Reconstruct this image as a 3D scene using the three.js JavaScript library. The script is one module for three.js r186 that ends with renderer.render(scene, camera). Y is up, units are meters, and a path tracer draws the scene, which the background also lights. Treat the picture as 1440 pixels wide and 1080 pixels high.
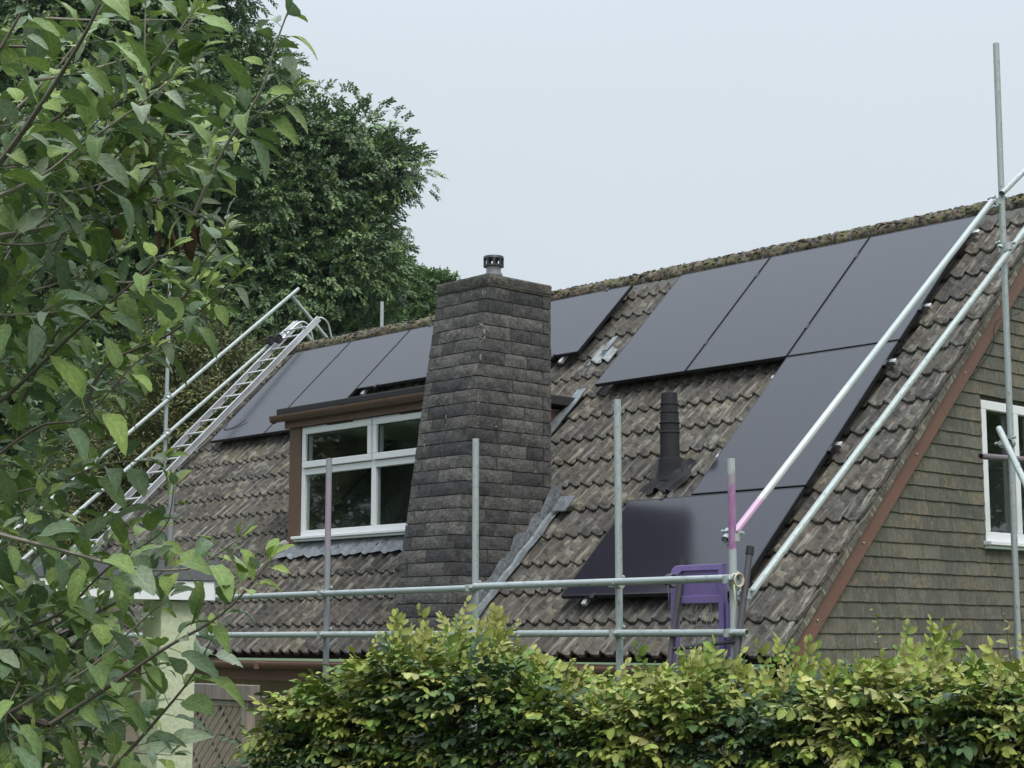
import * as THREE from 'three';
import { mergeGeometries, toCreasedNormals } from 'three/addons/utils/BufferGeometryUtils.js';
import { RoundedBoxGeometry } from 'three/addons/geometries/RoundedBoxGeometry.js';

// ------------------------------------------------------------------ camera, sky, sun, exposure
const scene = new THREE.Scene();
const camera = new THREE.PerspectiveCamera(24.97, 4 / 3, 0.1, 900);
camera.position.set(7.968, 2.489, 13.046);
camera.lookAt(0.749, 3.948, 6.281);
const renderer = new THREE.WebGLRenderer({ antialias: true });
renderer.toneMapping = THREE.LinearToneMapping;
renderer.toneMappingExposure = 2.2;
renderer.shadowMap.enabled = true;

function mulberry(a) { return () => { a |= 0; a = a + 0x6D2B79F5 | 0; let t = Math.imul(a ^ a >>> 15, 1 | a); t = t + Math.imul(t ^ t >>> 7, 61 | t) ^ t; return ((t ^ t >>> 14) >>> 0) / 4294967296; }; }
const lerp = (a, b, t) => a + (b - a) * t;
const clamp = (x, a = 0, b = 1) => Math.min(b, Math.max(a, x));
const sstep = (a, b, x) => { const t = clamp((x - a) / (b - a)); return t * t * (3 - 2 * t); };
function hash(x, y, s) { let h = Math.imul(x, 374761393) + Math.imul(y, 668265263) + Math.imul(s, 1442695041); h = Math.imul(h ^ h >>> 13, 1274126177); return ((h ^ h >>> 16) >>> 0) / 4294967296; }
// value noise that repeats every px by py cells
function vn(x, y, px, py, s = 1) {
  const x0 = Math.floor(x), y0 = Math.floor(y), fx = x - x0, fy = y - y0, m = (a, n) => ((a % n) + n) % n;
  const a = m(x0, px), b = m(x0 + 1, px), c = m(y0, py), d = m(y0 + 1, py), u = fx * fx * (3 - 2 * fx), v = fy * fy * (3 - 2 * fy);
  return lerp(lerp(hash(a, c, s), hash(b, c, s), u), lerp(hash(a, d, s), hash(b, d, s), u), v);
}
function fbm(u, v, n, m, oct, s) { let t = 0, w = 0.5, k = 0; for (let i = 0; i < oct; i++) { t += w * vn(u * n, v * m, n, m, s + i); k += w; w *= 0.5; n *= 2; m *= 2; } return t / k; }

// overcast sky: even cloud, zenith raised beyond a usual overcast to brighten panels and scene
{
  const W = 256, H = 128, d = new Float32Array(W * H * 4);
  for (let j = 0; j < H; j++) for (let i = 0; i < W; i++) {
    const el = ((j + 0.5) / H - 0.5) * Math.PI, s = Math.max(0, Math.sin(el));
    const cloud = 1 + 0.13 * (fbm(i / W, j / H, 10, 12, 4, 40) - 0.5);
    const L = (0.42 + 1.6 * Math.pow(s, 3.4)) * cloud, k = (j * W + i) * 4, w = clamp(s * 1.6);
    d[k] = L * lerp(0.735, 0.66, w); d[k + 1] = L * lerp(0.81, 0.745, w); d[k + 2] = L * lerp(0.865, 0.84, w); d[k + 3] = 1;
  }
  const sky = new THREE.DataTexture(d, W, H, THREE.RGBAFormat, THREE.FloatType);
  sky.mapping = THREE.EquirectangularReflectionMapping; sky.magFilter = THREE.LinearFilter; sky.minFilter = THREE.LinearFilter; sky.needsUpdate = true;
  scene.background = sky; scene.environment = sky;
}
const sun = new THREE.DirectionalLight(0xfff6ea, 1.05);
sun.position.set(16, 30, 8); sun.target.position.set(-2, 3, 2); sun.castShadow = true; sun.shadow.radius = 45;
sun.shadow.mapSize.set(2048, 2048);
Object.assign(sun.shadow.camera, { left: -25, right: 25, top: 25, bottom: -25, near: 1, far: 80 });
scene.add(sun, sun.target);

// ------------------------------------------------------------------ textures
function tex(w, h, fn, srgb = true, rep = 1) {
  const d = new Uint8Array(w * h * 4), c = [0, 0, 0];
  for (let j = 0; j < h; j++) for (let i = 0; i < w; i++) {
    fn((i + 0.5) / w, (j + 0.5) / h, c); const k = (j * w + i) * 4;
    for (let q = 0; q < 3; q++) { const x = clamp(c[q]); d[k + q] = 255 * (srgb ? (x <= 0.0031308 ? x * 12.92 : 1.055 * Math.pow(x, 1 / 2.4) - 0.055) : x); }
    d[k + 3] = 255;
  }
  const t = new THREE.DataTexture(d, w, h); t.wrapS = t.wrapT = THREE.RepeatWrapping; t.magFilter = THREE.LinearFilter; t.minFilter = THREE.LinearMipmapLinearFilter; t.generateMipmaps = true;
  if (srgb) t.colorSpace = THREE.SRGBColorSpace; t.repeat.set(rep, rep); t.needsUpdate = true; return t;
}
const set = (c, r, g, b) => { c[0] = r; c[1] = g; c[2] = b; };
const mixc = (c, r, g, b, t) => { c[0] = lerp(c[0], r, t); c[1] = lerp(c[1], g, t); c[2] = lerp(c[2], b, t); };
// concrete roof tile: streaks down the slope, lichen crust, black algae spots.  2 m repeat
const tileHeight = (u, v) => 0.5 * fbm(u, v, 24, 12, 4, 60) + 0.3 * fbm(u, v, 90, 20, 2, 64) + 0.2 * vn(u * 160, v * 160, 160, 160, 67);
const tileMap = tex(1024, 1024, (u, v, c) => {
  const st = fbm(u, v, 84, 5, 3, 10), st2 = fbm(u, v, 150, 9, 2, 12), big = fbm(u, v, 5, 4, 3, 14), fine = fbm(u, v, 140, 110, 2, 18), li = fbm(u, v, 70, 26, 3, 22), bl = fbm(u, v, 44, 40, 3, 26);
  const k = 0.26 + 0.66 * st + 0.56 * st2 + 0.35 * (big - 0.5) + 0.6 * (fine - 0.5);
  set(c, 0.087 * k, 0.079 * k, 0.068 * k);
  mixc(c, 0.22, 0.21, 0.175, 0.55 * sstep(0.62, 0.74, li) * sstep(0.4, 0.65, big + 0.25 * fine));
  mixc(c, 0.13, 0.115, 0.075, 0.3 * sstep(0.62, 0.75, fbm(u, v, 40, 9, 3, 30)));
  mixc(c, 0.03, 0.029, 0.028, 0.7 * sstep(0.62, 0.72, bl));
  mixc(c, 0.24, 0.23, 0.20, 0.55 * sstep(0.68, 0.82, fbm(u, v, 130, 8, 2, 34)));
});
const tileBump = tex(1024, 1024, (u, v, c) => { const h = tileHeight(u, v); set(c, h, h, h); }, false);
// ridge: thick crust of moss and lichen
const ridgeMap = tex(512, 512, (u, v, c) => {
  const a = fbm(u, v, 10, 10, 4, 70), b = fbm(u, v, 26, 26, 3, 75), o = fbm(u, v, 14, 14, 3, 80);
  set(c, 0.085, 0.07, 0.05); mixc(c, 0.035, 0.031, 0.026, sstep(0.46, 0.6, b)); mixc(c, 0.2, 0.18, 0.14, 0.7 * sstep(0.56, 0.7, fbm(u, v, 40, 40, 3, 72)));
  mixc(c, 0.2, 0.125, 0.045, 0.6 * sstep(0.6, 0.7, o) * sstep(0.4, 0.6, b)); mixc(c, 0.12, 0.13, 0.04, 0.7 * sstep(0.6, 0.7, fbm(u, v, 18, 18, 3, 85)));
});
const roughBump = tex(512, 512, (u, v, c) => { const h = fbm(u, v, 16, 16, 5, 90); set(c, h, h, h); }, false);
// dark split-face stone, 1 m repeat
const stoneMap = tex(1024, 1024, (u, v, c) => {
  const a = fbm(u, v, 8, 10, 4, 100), b = fbm(u, v, 60, 90, 3, 105), g = fbm(u, v, 40, 14, 3, 110);
  const sp = vn(u * 170, v * 220, 170, 220, 112), k = 0.2 + 0.85 * b + 0.45 * (a - 0.5) + 0.3 * (g - 0.5) + 0.5 * (sp - 0.35);
  set(c, k, 0.955 * k, 0.9 * k); mixc(c, 1.75, 1.72, 1.6, 0.45 * sstep(0.62, 0.75, fbm(u, v, 28, 34, 4, 115))); mixc(c, 0.3, 0.3, 0.32, 0.6 * sstep(0.6, 0.72, fbm(u, v, 22, 26, 3, 120)));
});
const stoneBump = tex(512, 512, (u, v, c) => { const h = 0.55 * fbm(u, v, 12, 18, 4, 130) + 0.45 * fbm(u, v, 48, 60, 3, 135); set(c, h, h, h); }, false);
// weathered shingle: vertical grain, ochre lichen streaks, 2 m repeat
const shingleMap = tex(1024, 1024, (u, v, c) => {
  const gr = fbm(u, v, 150, 10, 3, 140), a = fbm(u, v, 8, 6, 4, 145), f = fbm(u, v, 110, 110, 2, 150), ol = fbm(u, v, 34, 7, 3, 155);
  const k = 0.62 + 0.4 * gr + 0.35 * (a - 0.5) + 0.3 * (f - 0.5);
  set(c, 0.145 * k, 0.138 * k, 0.113 * k); mixc(c, 0.078, 0.082, 0.062, 0.5 * sstep(0.45, 0.65, fbm(u, v, 9, 14, 3, 160)));
  mixc(c, 0.205, 0.165, 0.098, 0.6 * sstep(0.5, 0.6, fbm(u, v, 9, 16, 3, 158)) * sstep(0.45, 0.62, ol) * sstep(0.36, 0.6, f)); mixc(c, 0.17, 0.165, 0.14, 0.5 * sstep(0.7, 0.8, fbm(u, v, 90, 30, 2, 165)));
});
const shingleBump = tex(512, 512, (u, v, c) => { const h = fbm(u, v, 120, 8, 3, 170); set(c, h, h, h); }, false);
// galvanised steel
const galvMap = tex(256, 512, (u, v, c) => { const k = 0.86 + 0.22 * (fbm(u, v, 6, 30, 4, 180) - 0.5) + 0.12 * (fbm(u, v, 20, 6, 2, 185) - 0.5); set(c, k, k, k); mixc(c, 0.42, 0.4, 0.36, 0.6 * sstep(0.7, 0.78, fbm(u, v, 8, 40, 3, 188))); });
const leadMap = tex(512, 512, (u, v, c) => { const k = 0.7 + 0.7 * (fbm(u, v, 10, 10, 4, 190) - 0.35); set(c, k, k, k * 1.02); mixc(c, 1.5, 1.55, 1.55, 0.6 * sstep(0.6, 0.72, fbm(u, v, 24, 12, 3, 195))); mixc(c, 0.4, 0.45, 0.42, 0.5 * sstep(0.6, 0.7, fbm(u, v, 16, 20, 3, 198))); });
const renderMap = tex(512, 512, (u, v, c) => { const k = 0.9 + 0.25 * (fbm(u, v, 60, 60, 3, 200) - 0.5) + 0.15 * (fbm(u, v, 5, 5, 3, 205) - 0.5); set(c, k, k, k); });
const grainBump = tex(256, 256, (u, v, c) => { const h = fbm(u, v, 40, 40, 3, 210); set(c, h, h, h); }, false);
const woodMap = tex(256, 512, (u, v, c) => { const k = 0.8 + 0.5 * (fbm(u, v, 40, 4, 3, 220) - 0.5) + 0.3 * (fbm(u, v, 6, 6, 3, 225) - 0.5); set(c, k, k * 0.98, k * 0.95); });
const barkMap = tex(256, 512, (u, v, c) => { const k = 0.6 + 0.9 * (fbm(u, v, 16, 24, 4, 230) - 0.3); set(c, k, k * 0.97, k * 0.9); mixc(c, 1.3, 1.35, 1.2, 0.5 * sstep(0.62, 0.7, fbm(u, v, 10, 16, 3, 235))); });
const grassMap = tex(512, 512, (u, v, c) => { const k = 0.6 + 0.8 * fbm(u, v, 40, 40, 4, 240); set(c, 0.05 * k, 0.085 * k, 0.025 * k); });
// leaf: midrib, side veins, blotches (u across, v along)
function leafTex(s, veins) {
  return tex(96, 192, (u, v, c) => {
    const x = Math.abs(u - 0.5) * 2, ph = (v - x * (0.24 + 0.1 * vn(u * 3, v * 5, 3, 5, s + 9))) * veins, vein = Math.pow(Math.abs(Math.cos(ph * Math.PI)), 14), k = 0.66 + 0.34 * (fbm(u, v, 7, 12, 3, s) - 0.5);
    set(c, k, k, k); mixc(c, 1.0, 1.0, 0.9, 0.32 * vein * (1 - x)); mixc(c, 1, 1, 0.85, 0.7 * sstep(0.09, 0.03, x)); mixc(c, 0.5, 0.48, 0.45, 0.5 * sstep(0.62, 0.72, fbm(u, v, 9, 18, 3, s + 5)));
  });
}
const appleLeafMap = leafTex(250, 6), beechLeafMap = leafTex(260, 7);
const leafBump = tex(96, 192, (u, v, c) => { const x = Math.abs(u - 0.5) * 2, ph = (v - x * 0.28) * 6, h = 0.75 - 0.45 * Math.pow(Math.abs(Math.cos(ph * Math.PI)), 6) * (1 - 0.6 * x) - 0.4 * sstep(0.1, 0.02, x) + 0.3 * (fbm(u, v, 12, 24, 2, 270) - 0.5); set(c, h, h, h); }, false);

// ------------------------------------------------------------------ materials
const lin = (r, g, b) => new THREE.Color().setRGB(r, g, b);
const std = (r, g, b, o = {}) => new THREE.MeshStandardMaterial({ color: lin(r, g, b), roughness: 0.8, side: THREE.DoubleSide, ...o });
const phy = (r, g, b, o = {}) => new THREE.MeshPhysicalMaterial({ color: lin(r, g, b), roughness: 0.5, side: THREE.DoubleSide, ...o });
const M = {
  ground: std(1, 1, 1, { map: grassMap, roughness: 1 }),
  deck: std(0.03, 0.027, 0.024, { roughness: 1 }),
  ridge: std(1, 1, 1, { map: ridgeMap, bumpMap: roughBump, bumpScale: 0.02, roughness: 1 }),
  mortar: std(0.27, 0.262, 0.24, { bumpMap: roughBump, bumpScale: 0.006, roughness: 1 }),
  joint: std(0.034, 0.033, 0.032, { roughness: 1 }),
  cap: std(0.105, 0.10, 0.088, { map: stoneMap, bumpMap: stoneBump, bumpScale: 0.006, roughness: 1 }),
  flaunch: std(0.30, 0.29, 0.27, { map: renderMap, bumpMap: roughBump, bumpScale: 0.005, roughness: 1 }),
  wallTan: std(0.46, 0.36, 0.25, { map: renderMap, bumpMap: grainBump, bumpScale: 0.003, roughness: 1 }),
  wallGreen: std(0.52, 0.56, 0.38, { map: renderMap, bumpMap: grainBump, bumpScale: 0.004, roughness: 1 }),
  brown: std(0.185, 0.098, 0.07, { map: renderMap, roughness: 0.55 }),
  post: std(0.125, 0.07, 0.045, { map: renderMap, roughness: 0.6 }),
  undercloak: std(1.5, 1.5, 1.45, { map: tileMap, bumpMap: roughBump, bumpScale: 0.004, roughness: 1 }),
  felt: std(0.022, 0.022, 0.024, { bumpMap: grainBump, bumpScale: 0.001, roughness: 0.95 }),
  greyFelt: std(0.13, 0.135, 0.145, { map: renderMap, bumpMap: grainBump, bumpScale: 0.002, roughness: 0.85 }),
  upvc: phy(0.74, 0.745, 0.75, { roughness: 0.32 }),
  gasket: std(0.02, 0.02, 0.02, { roughness: 0.7 }),
  room: std(0.42, 0.40, 0.36, { roughness: 1 }),
  glass: phy(0.85, 0.9, 0.88, { transmission: 1, thickness: 0, roughness: 0.02, ior: 1.5 }),
  lead: std(0.19, 0.2, 0.21, { map: leadMap, bumpMap: roughBump, bumpScale: 0.006, roughness: 0.5, metalness: 0.25 }),
  zinc: std(0.2, 0.225, 0.23, { map: leadMap, roughness: 0.5, metalness: 0.2 }),
  black: std(0.012, 0.012, 0.014, { roughness: 0.75 }),
  blackRubber: std(0.016, 0.016, 0.018, { roughness: 0.95 }),
  panelGlass: phy(0.016, 0.015, 0.022, { roughness: 0.12, ior: 1.42 }),
  panelFrame: std(0.012, 0.012, 0.014, { roughness: 0.45, metalness: 0.3 }),
  alu: std(0.62, 0.63, 0.64, { map: galvMap, roughness: 0.4, metalness: 0.6 }),
  galv: std(0.42, 0.465, 0.46, { map: galvMap, roughness: 0.5, metalness: 0.35 }),
  galvDull: std(0.30, 0.315, 0.335, { map: galvMap, roughness: 0.55, metalness: 0.35 }),
  galvWhite: std(0.42, 0.47, 0.455, { map: galvMap, roughness: 0.55, metalness: 0.25 }),
  coupler: std(0.48, 0.52, 0.50, { map: galvMap, roughness: 0.5, metalness: 0.45 }),
  stile: std(0.085, 0.08, 0.092, { map: galvMap, roughness: 0.55, metalness: 0.2 }),
  mauveTube: std(0.20, 0.165, 0.185, { map: galvMap, roughness: 0.6, metalness: 0.2 }),
  purple: std(0.215, 0.15, 0.37, { map: renderMap, roughness: 0.5 }),
  rope: std(0.48, 0.44, 0.33, { roughness: 1 }),
  trellis: std(0.33, 0.29, 0.245, { map: woodMap, roughness: 0.95 }),
  bark: std(0.10, 0.085, 0.068, { map: barkMap, bumpMap: roughBump, bumpScale: 0.01, roughness: 1 }),
  twig: std(0.32, 0.29, 0.26, { map: barkMap, bumpMap: roughBump, bumpScale: 0.002, roughness: 0.95 }),
  twigDark: std(0.13, 0.108, 0.095, { map: barkMap, roughness: 0.9 }),
  twigRed: std(0.11, 0.07, 0.045, { roughness: 0.9 }),
  concrete: std(0.28, 0.27, 0.25, { map: renderMap, bumpMap: grainBump, bumpScale: 0.003, roughness: 1 }),
};

// ------------------------------------------------------------------ scene helpers
const taken = {};
function numbered(n) { const k = taken[n] = (taken[n] ?? -1) + 1; return k ? `${n}_${String(k).padStart(3, '0')}` : n; }
function sh(o) { o.castShadow = true; o.receiveShadow = true; return o; }
function mesh(name, geo, mat, parent) { const m = sh(new THREE.Mesh(geo, mat)); m.name = name; parent.add(m); return m; }
function thing(name, label, category, pos = [0, 0, 0], group) {
  const g = new THREE.Group(); g.name = numbered(name); g.position.set(...pos); g.userData = { label, category }; if (group) g.userData.group = group; scene.add(g); return g;
}
function structure(name, geo, mat) { const m = mesh(numbered(name), geo, mat, scene); m.userData = { kind: 'structure', label: name.replace(/_/g, ' ') }; return m; }
const V = (x, y, z) => new THREE.Vector3(x, y, z);
function boxUV(g, s = 1, ou = 0, ov = 0) { // metric uv by the main axis of each face
  g = g.index ? g.toNonIndexed() : g; const p = g.attributes.position, n = p.count, uv = new Float32Array(n * 2), a = V(), b = V(), c = V();
  for (let i = 0; i < n; i += 3) {
    a.fromBufferAttribute(p, i); b.fromBufferAttribute(p, i + 1); c.fromBufferAttribute(p, i + 2);
    const q = b.clone().sub(a).cross(c.clone().sub(a)), x = Math.abs(q.x), y = Math.abs(q.y), z = Math.abs(q.z);
    for (let k = 0; k < 3; k++) { const w = [a, b, c][k]; const [s1, t1] = x >= y && x >= z ? [w.z, w.y] : y >= z ? [w.x, w.z] : [w.x, w.y]; uv[(i + k) * 2] = s1 * s + ou; uv[(i + k) * 2 + 1] = t1 * s + ov; }
  }
  g.setAttribute('uv', new THREE.BufferAttribute(uv, 2)); return g;
}
function box(x0, x1, y0, y1, z0, z1, r = 0, s = 1) { // bevelled box given by its limits
  const w = x1 - x0, h = y1 - y0, d = z1 - z0, g = r ? new RoundedBoxGeometry(w, h, d, 1, Math.min(r, w / 2.1, h / 2.1, d / 2.1)) : new THREE.BoxGeometry(w, h, d);
  g.translate((x0 + x1) / 2, (y0 + y1) / 2, (z0 + z1) / 2); return boxUV(g, s);
}
const merge = list => mergeGeometries(list.map(g => { g = g.index ? g.toNonIndexed() : g; for (const k of Object.keys(g.attributes)) if (!['position', 'normal', 'uv', 'color'].includes(k)) g.deleteAttribute(k); return g; }));
function prism(poly, z0, z1) { // polygon in the y-z plane (list of [z,y]) pushed along x from z0 to z1
  const s = new THREE.Shape(poly.map(([z, y]) => new THREE.Vector2(-z, y))); const g = new THREE.ExtrudeGeometry(s, { depth: z1 - z0, bevelEnabled: false });
  g.rotateY(Math.PI / 2); g.translate(z0, 0, 0); return boxUV(g);
}
function tubeGeo(a, b, r = 0.02415, seg = 14, wall = 0.004) { // hollow scaffold tube from a to b
  const L = a.distanceTo(b), ri = r - wall, dp = Math.min(0.12, L * 0.3);
  const pts = [[0.0005, dp], [ri, dp], [ri, 0], [r, 0], [r, L], [ri, L], [ri, L - dp], [0.0005, L - dp]].map(q => new THREE.Vector2(...q));
  let g = new THREE.LatheGeometry(pts, seg); const p = g.attributes.position, uv = g.attributes.uv;
  for (let i = 0; i < p.count; i++) uv.setY(i, p.getY(i) / 1.6);
  g = toCreasedNormals(g, 0.7); g.applyQuaternion(new THREE.Quaternion().setFromUnitVectors(V(0, 1, 0), b.clone().sub(a).normalize())); g.translate(a.x, a.y, a.z); return g;
}
function rod(a, b, r0, r1 = r0, seg = 8) {
  const L = a.distanceTo(b), g = new THREE.CylinderGeometry(r1, r0, L, seg, 1); g.translate(0, L / 2, 0);
  g.applyQuaternion(new THREE.Quaternion().setFromUnitVectors(V(0, 1, 0), b.clone().sub(a).normalize())); g.translate(a.x, a.y, a.z); return g;
}
function limb(pts, r0, r1, seg = 7, per = 5) { // tapered tube along a curve
  const cv = new THREE.CatmullRomCurve3(pts), n = Math.max(3, per * (pts.length - 1)), g = new THREE.TubeGeometry(cv, n, 1, seg, false), p = g.attributes.position, q = V();
  for (let i = 0; i <= n; i++) { cv.getPointAt(i / n, q); const r = lerp(r0, r1, i / n); for (let j = 0; j <= seg; j++) { const k = i * (seg + 1) + j; p.setXYZ(k, q.x + (p.getX(k) - q.x) * r, q.y + (p.getY(k) - q.y) * r, q.z + (p.getZ(k) - q.z) * r); } }
  g.computeVertexNormals(); return g;
}
function wobble(g, amp, f, s) { // push points about with smooth noise so that edges are not ruler straight
  const p = g.attributes.position; for (let i = 0; i < p.count; i++) { const x = p.getX(i), y = p.getY(i), z = p.getZ(i), n = (k) => fbm((x * 0.71 + z * 0.53 + 50) * f / 64, (y + z * 0.37 + 50) * f / 64, 64, 64, 2, s + k) - 0.5; p.setXYZ(i, x + amp * n(0), y + amp * n(7), z + amp * n(14)); }
  return g;
}

// ------------------------------------------------------------------ ground
{
  const n = 90, g = new THREE.PlaneGeometry(700, 700, n, n); g.rotateX(-Math.PI / 2); const p = g.attributes.position;
  for (let i = 0; i < p.count; i++) { let x = p.getX(i), z = p.getZ(i); x = Math.sign(x) * Math.pow(Math.abs(x) / 350, 2.2) * 350; z = Math.sign(z) * Math.pow(Math.abs(z) / 350, 2.2) * 350; p.setXYZ(i, x, 0.85 * sstep(6, 10.5, z + 0.55 * x), z); }
  const uv = g.attributes.uv; for (let i = 0; i < p.count; i++) uv.setXY(i, p.getX(i) / 2, p.getZ(i) / 2);
  g.computeVertexNormals(); structure('ground', g, M.ground);
}

// ------------------------------------------------------------------ house
const TH = 44.43 * Math.PI / 180, SN = Math.sin(TH), CS = Math.cos(TH), YO = 6.15;   // roof frame: u along the ridge, v down the slope, off away from the roof
const onRoof = (u, off, v) => V(u, YO + off * CS - v * SN, off * SN + v * CS);
const ZR = -0.28, TILE = -0.15;
const house = thing('house', 'house with steep brown tiled roof, dark stone chimney, dormer window and shingled gable', 'house');
const A = 1.134, B = 1.784, GAP = 0.02;
const PANELS = [
  [-10.023, 0, A, B, 'solar panel beside the roof ladder on the brown tiled roof', 0], [-8.869, 0, A, B, 'second solar panel from the roof ladder, running down behind the dormer gutter', 0],
  [-7.715, 0, B, A, 'wide solar panel under the ridge between dormer and chimney, its foot above the dormer roof', 1], [-5.911, 0, B, A, 'wide solar panel under the ridge half hidden by the stone chimney, beside bare tiles', 1],
  [-3.442, 0, A, B, 'tall solar panel under the ridge with bare tiles and a metal bracket along its side', 0], [-2.288, 0, A, B, 'tall solar panel under the ridge directly above the black vent pipe', 0], [-1.134, 0, A, B, 'tall solar panel touching the ridge beside the sloping guard rails', 0],
  [-1.134, B + GAP, A, B, 'solar panel in the middle of the column along the sloping guard rail', 0], [-1.784, 2 * B + 2 * GAP, B, A, 'lowest solar panel, wide and partly dark with the chimney mirrored in it', 1]];
// --- front roof slope and its tiles
const roof = mesh('roof', boxUV(new THREE.BoxGeometry(11.06, 0.05, 5.5).translate(-5.0, TILE - 0.06, 2.48)), M.deck, house);
roof.rotation.x = TH; roof.position.y = YO;
const GA = 0.3465, TW = 0.3;
const wave = s => { const p = ((s * 2 + 0.28) % 1 + 1) % 1, q = Math.abs(p - 0.5) / 0.25; return -0.013 + 0.0035 * Math.cos((p - 0.5) * Math.PI * 2) + (q < 1 ? 0.037 * Math.pow(Math.cos(q * Math.PI / 2), 1.4) : 0); };
function tileGeo(k) { // double-roll interlocking tile; local: x across, y up, z down the slope, origin at the middle of the lower edge
  const R = mulberry(900 + k), n = 26, w = 0.2962, rows = [[-0.405, 0.0], [-0.2, 0.0165], [-0.012, 0.034], [-0.002, 0.031], [0, 0.026], [-0.001, 0.006], [-0.1, 0.002]], pos = [], uv = [], idx = [], ou = R(), ov = R();
  const chip = Array.from({ length: n + 1 }, () => (R() < 0.16 ? R() * 0.008 : R() * 0.0022));
  rows.forEach(([z, y], r) => { for (let i = 0; i <= n; i++) { const s = i / n, e = r >= 2 && r <= 5 ? chip[i] : 0; pos.push((s - 0.5) * w, y + wave(s) + (R() - 0.5) * 0.0016, z - e); uv.push(((s - 0.5) * w) / 2 + ou, -(z + (r > 3 ? 0.03 * (r - 3) : 0)) / 2 + ov); } });
  for (let r = 0; r < rows.length - 1; r++) for (let i = 0; i < n; i++) { const a = r * (n + 1) + i; idx.push(a, a + n + 1, a + 1, a + 1, a + n + 1, a + n + 2); }
  for (const i of [0, n]) for (const r of [0, 1, 2]) { const a = r * (n + 1) + i; pos.push(pos[a * 3], pos[a * 3 + 1] - 0.022, pos[a * 3 + 2]); uv.push(uv[a * 2] + 0.01, uv[a * 2 + 1]); }
  const e0 = rows.length * (n + 1); for (const [q, i] of [[0, 0], [3, n]]) for (const r of [0, 1]) { const a = r * (n + 1) + i, b = e0 + q + r; idx.push(a, b, a + n + 1, a + n + 1, b, b + 1); }
  const g = new THREE.BufferGeometry(); g.setAttribute('position', new THREE.Float32BufferAttribute(pos, 3)); g.setAttribute('uv', new THREE.Float32BufferAttribute(uv, 2)); g.setIndex(idx); return toCreasedNormals(g, 0.9);
}
const tileTints = [[1, 1, 1], [0.88, 0.87, 0.86], [1.1, 1.08, 1.03], [0.94, 0.91, 0.87], [1.04, 1.04, 1.03], [0.8, 0.8, 0.81], [1.14, 1.11, 1.02]];
const tileMats = tileTints.map(t => std(...t, { map: tileMap, bumpMap: tileBump, bumpScale: 0.008, roughness: 0.97 }));
{
  const R = mulberry(7), geos = Array.from({ length: 14 }, (_, k) => tileGeo(k)), list = [], cam = camera.position;
  const under = (u, v) => PANELS.some(([u0, v0, w, h]) => u > u0 + 0.1 && u < u0 + w - 0.1 && v > v0 + 0.25 && v < v0 + h - 0.05);
  for (let k = 0; k < 16; k++) for (let j = -36; j <= 0; j++) {
    const u = 0.25 + TW * j + TW / 2, v = 5.257 - GA * k, p = onRoof(u, TILE, v - 0.17);
    const inDormer = u > -6.3 && u < -4.0 && v > 1.98 && v < 3.72, inChimney = u > -3.36 && u < -2.94 && p.z > 2.6 && p.z < 3.5;
    const hid = inDormer || inChimney || under(u, v);
    if (inDormer) continue;
    list.push({ u, v, hid, d: p.distanceTo(cam) + (u < -9.3 && v > 3 ? 9 : 0) + (v > 5.1 && u > -4 ? 9 : 0), g: Math.floor(R() * 14), m: Math.floor(R() * 7), ry: (R() - 0.5) * 0.012, rz: (R() - 0.5) * 0.012, dy: R() * 0.004, dv: (R() - 0.5) * 0.009 });
  }
  const own = new Set(list.filter(t => !t.hid).sort((a, b) => a.d - b.d).slice(0, 300)), rest = [];
  for (const t of list) {
    const m = new THREE.Matrix4().compose(V(t.u, TILE + t.dy, t.v + t.dv), new THREE.Quaternion().setFromEuler(new THREE.Euler(0, t.ry, t.rz)), V(1, 1, 1));
    if (own.has(t)) { const o = mesh('roof_tile', geos[t.g], tileMats[t.m], roof); o.applyMatrix4(m); }
    else { const g = geos[t.g].clone().applyMatrix4(m), c = tileTints[t.m], n = g.attributes.position.count; g.setAttribute('color', new THREE.Float32BufferAttribute(Array.from({ length: n * 3 }, (_, i) => c[i % 3]), 3)); rest.push(g); }
  }
  const o = mesh('roof_tiles', merge(rest), std(1, 1, 1, { map: tileMap, bumpMap: tileBump, bumpScale: 0.008, roughness: 0.97, vertexColors: true }), roof); o.userData.kind = 'stuff';
}
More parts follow.
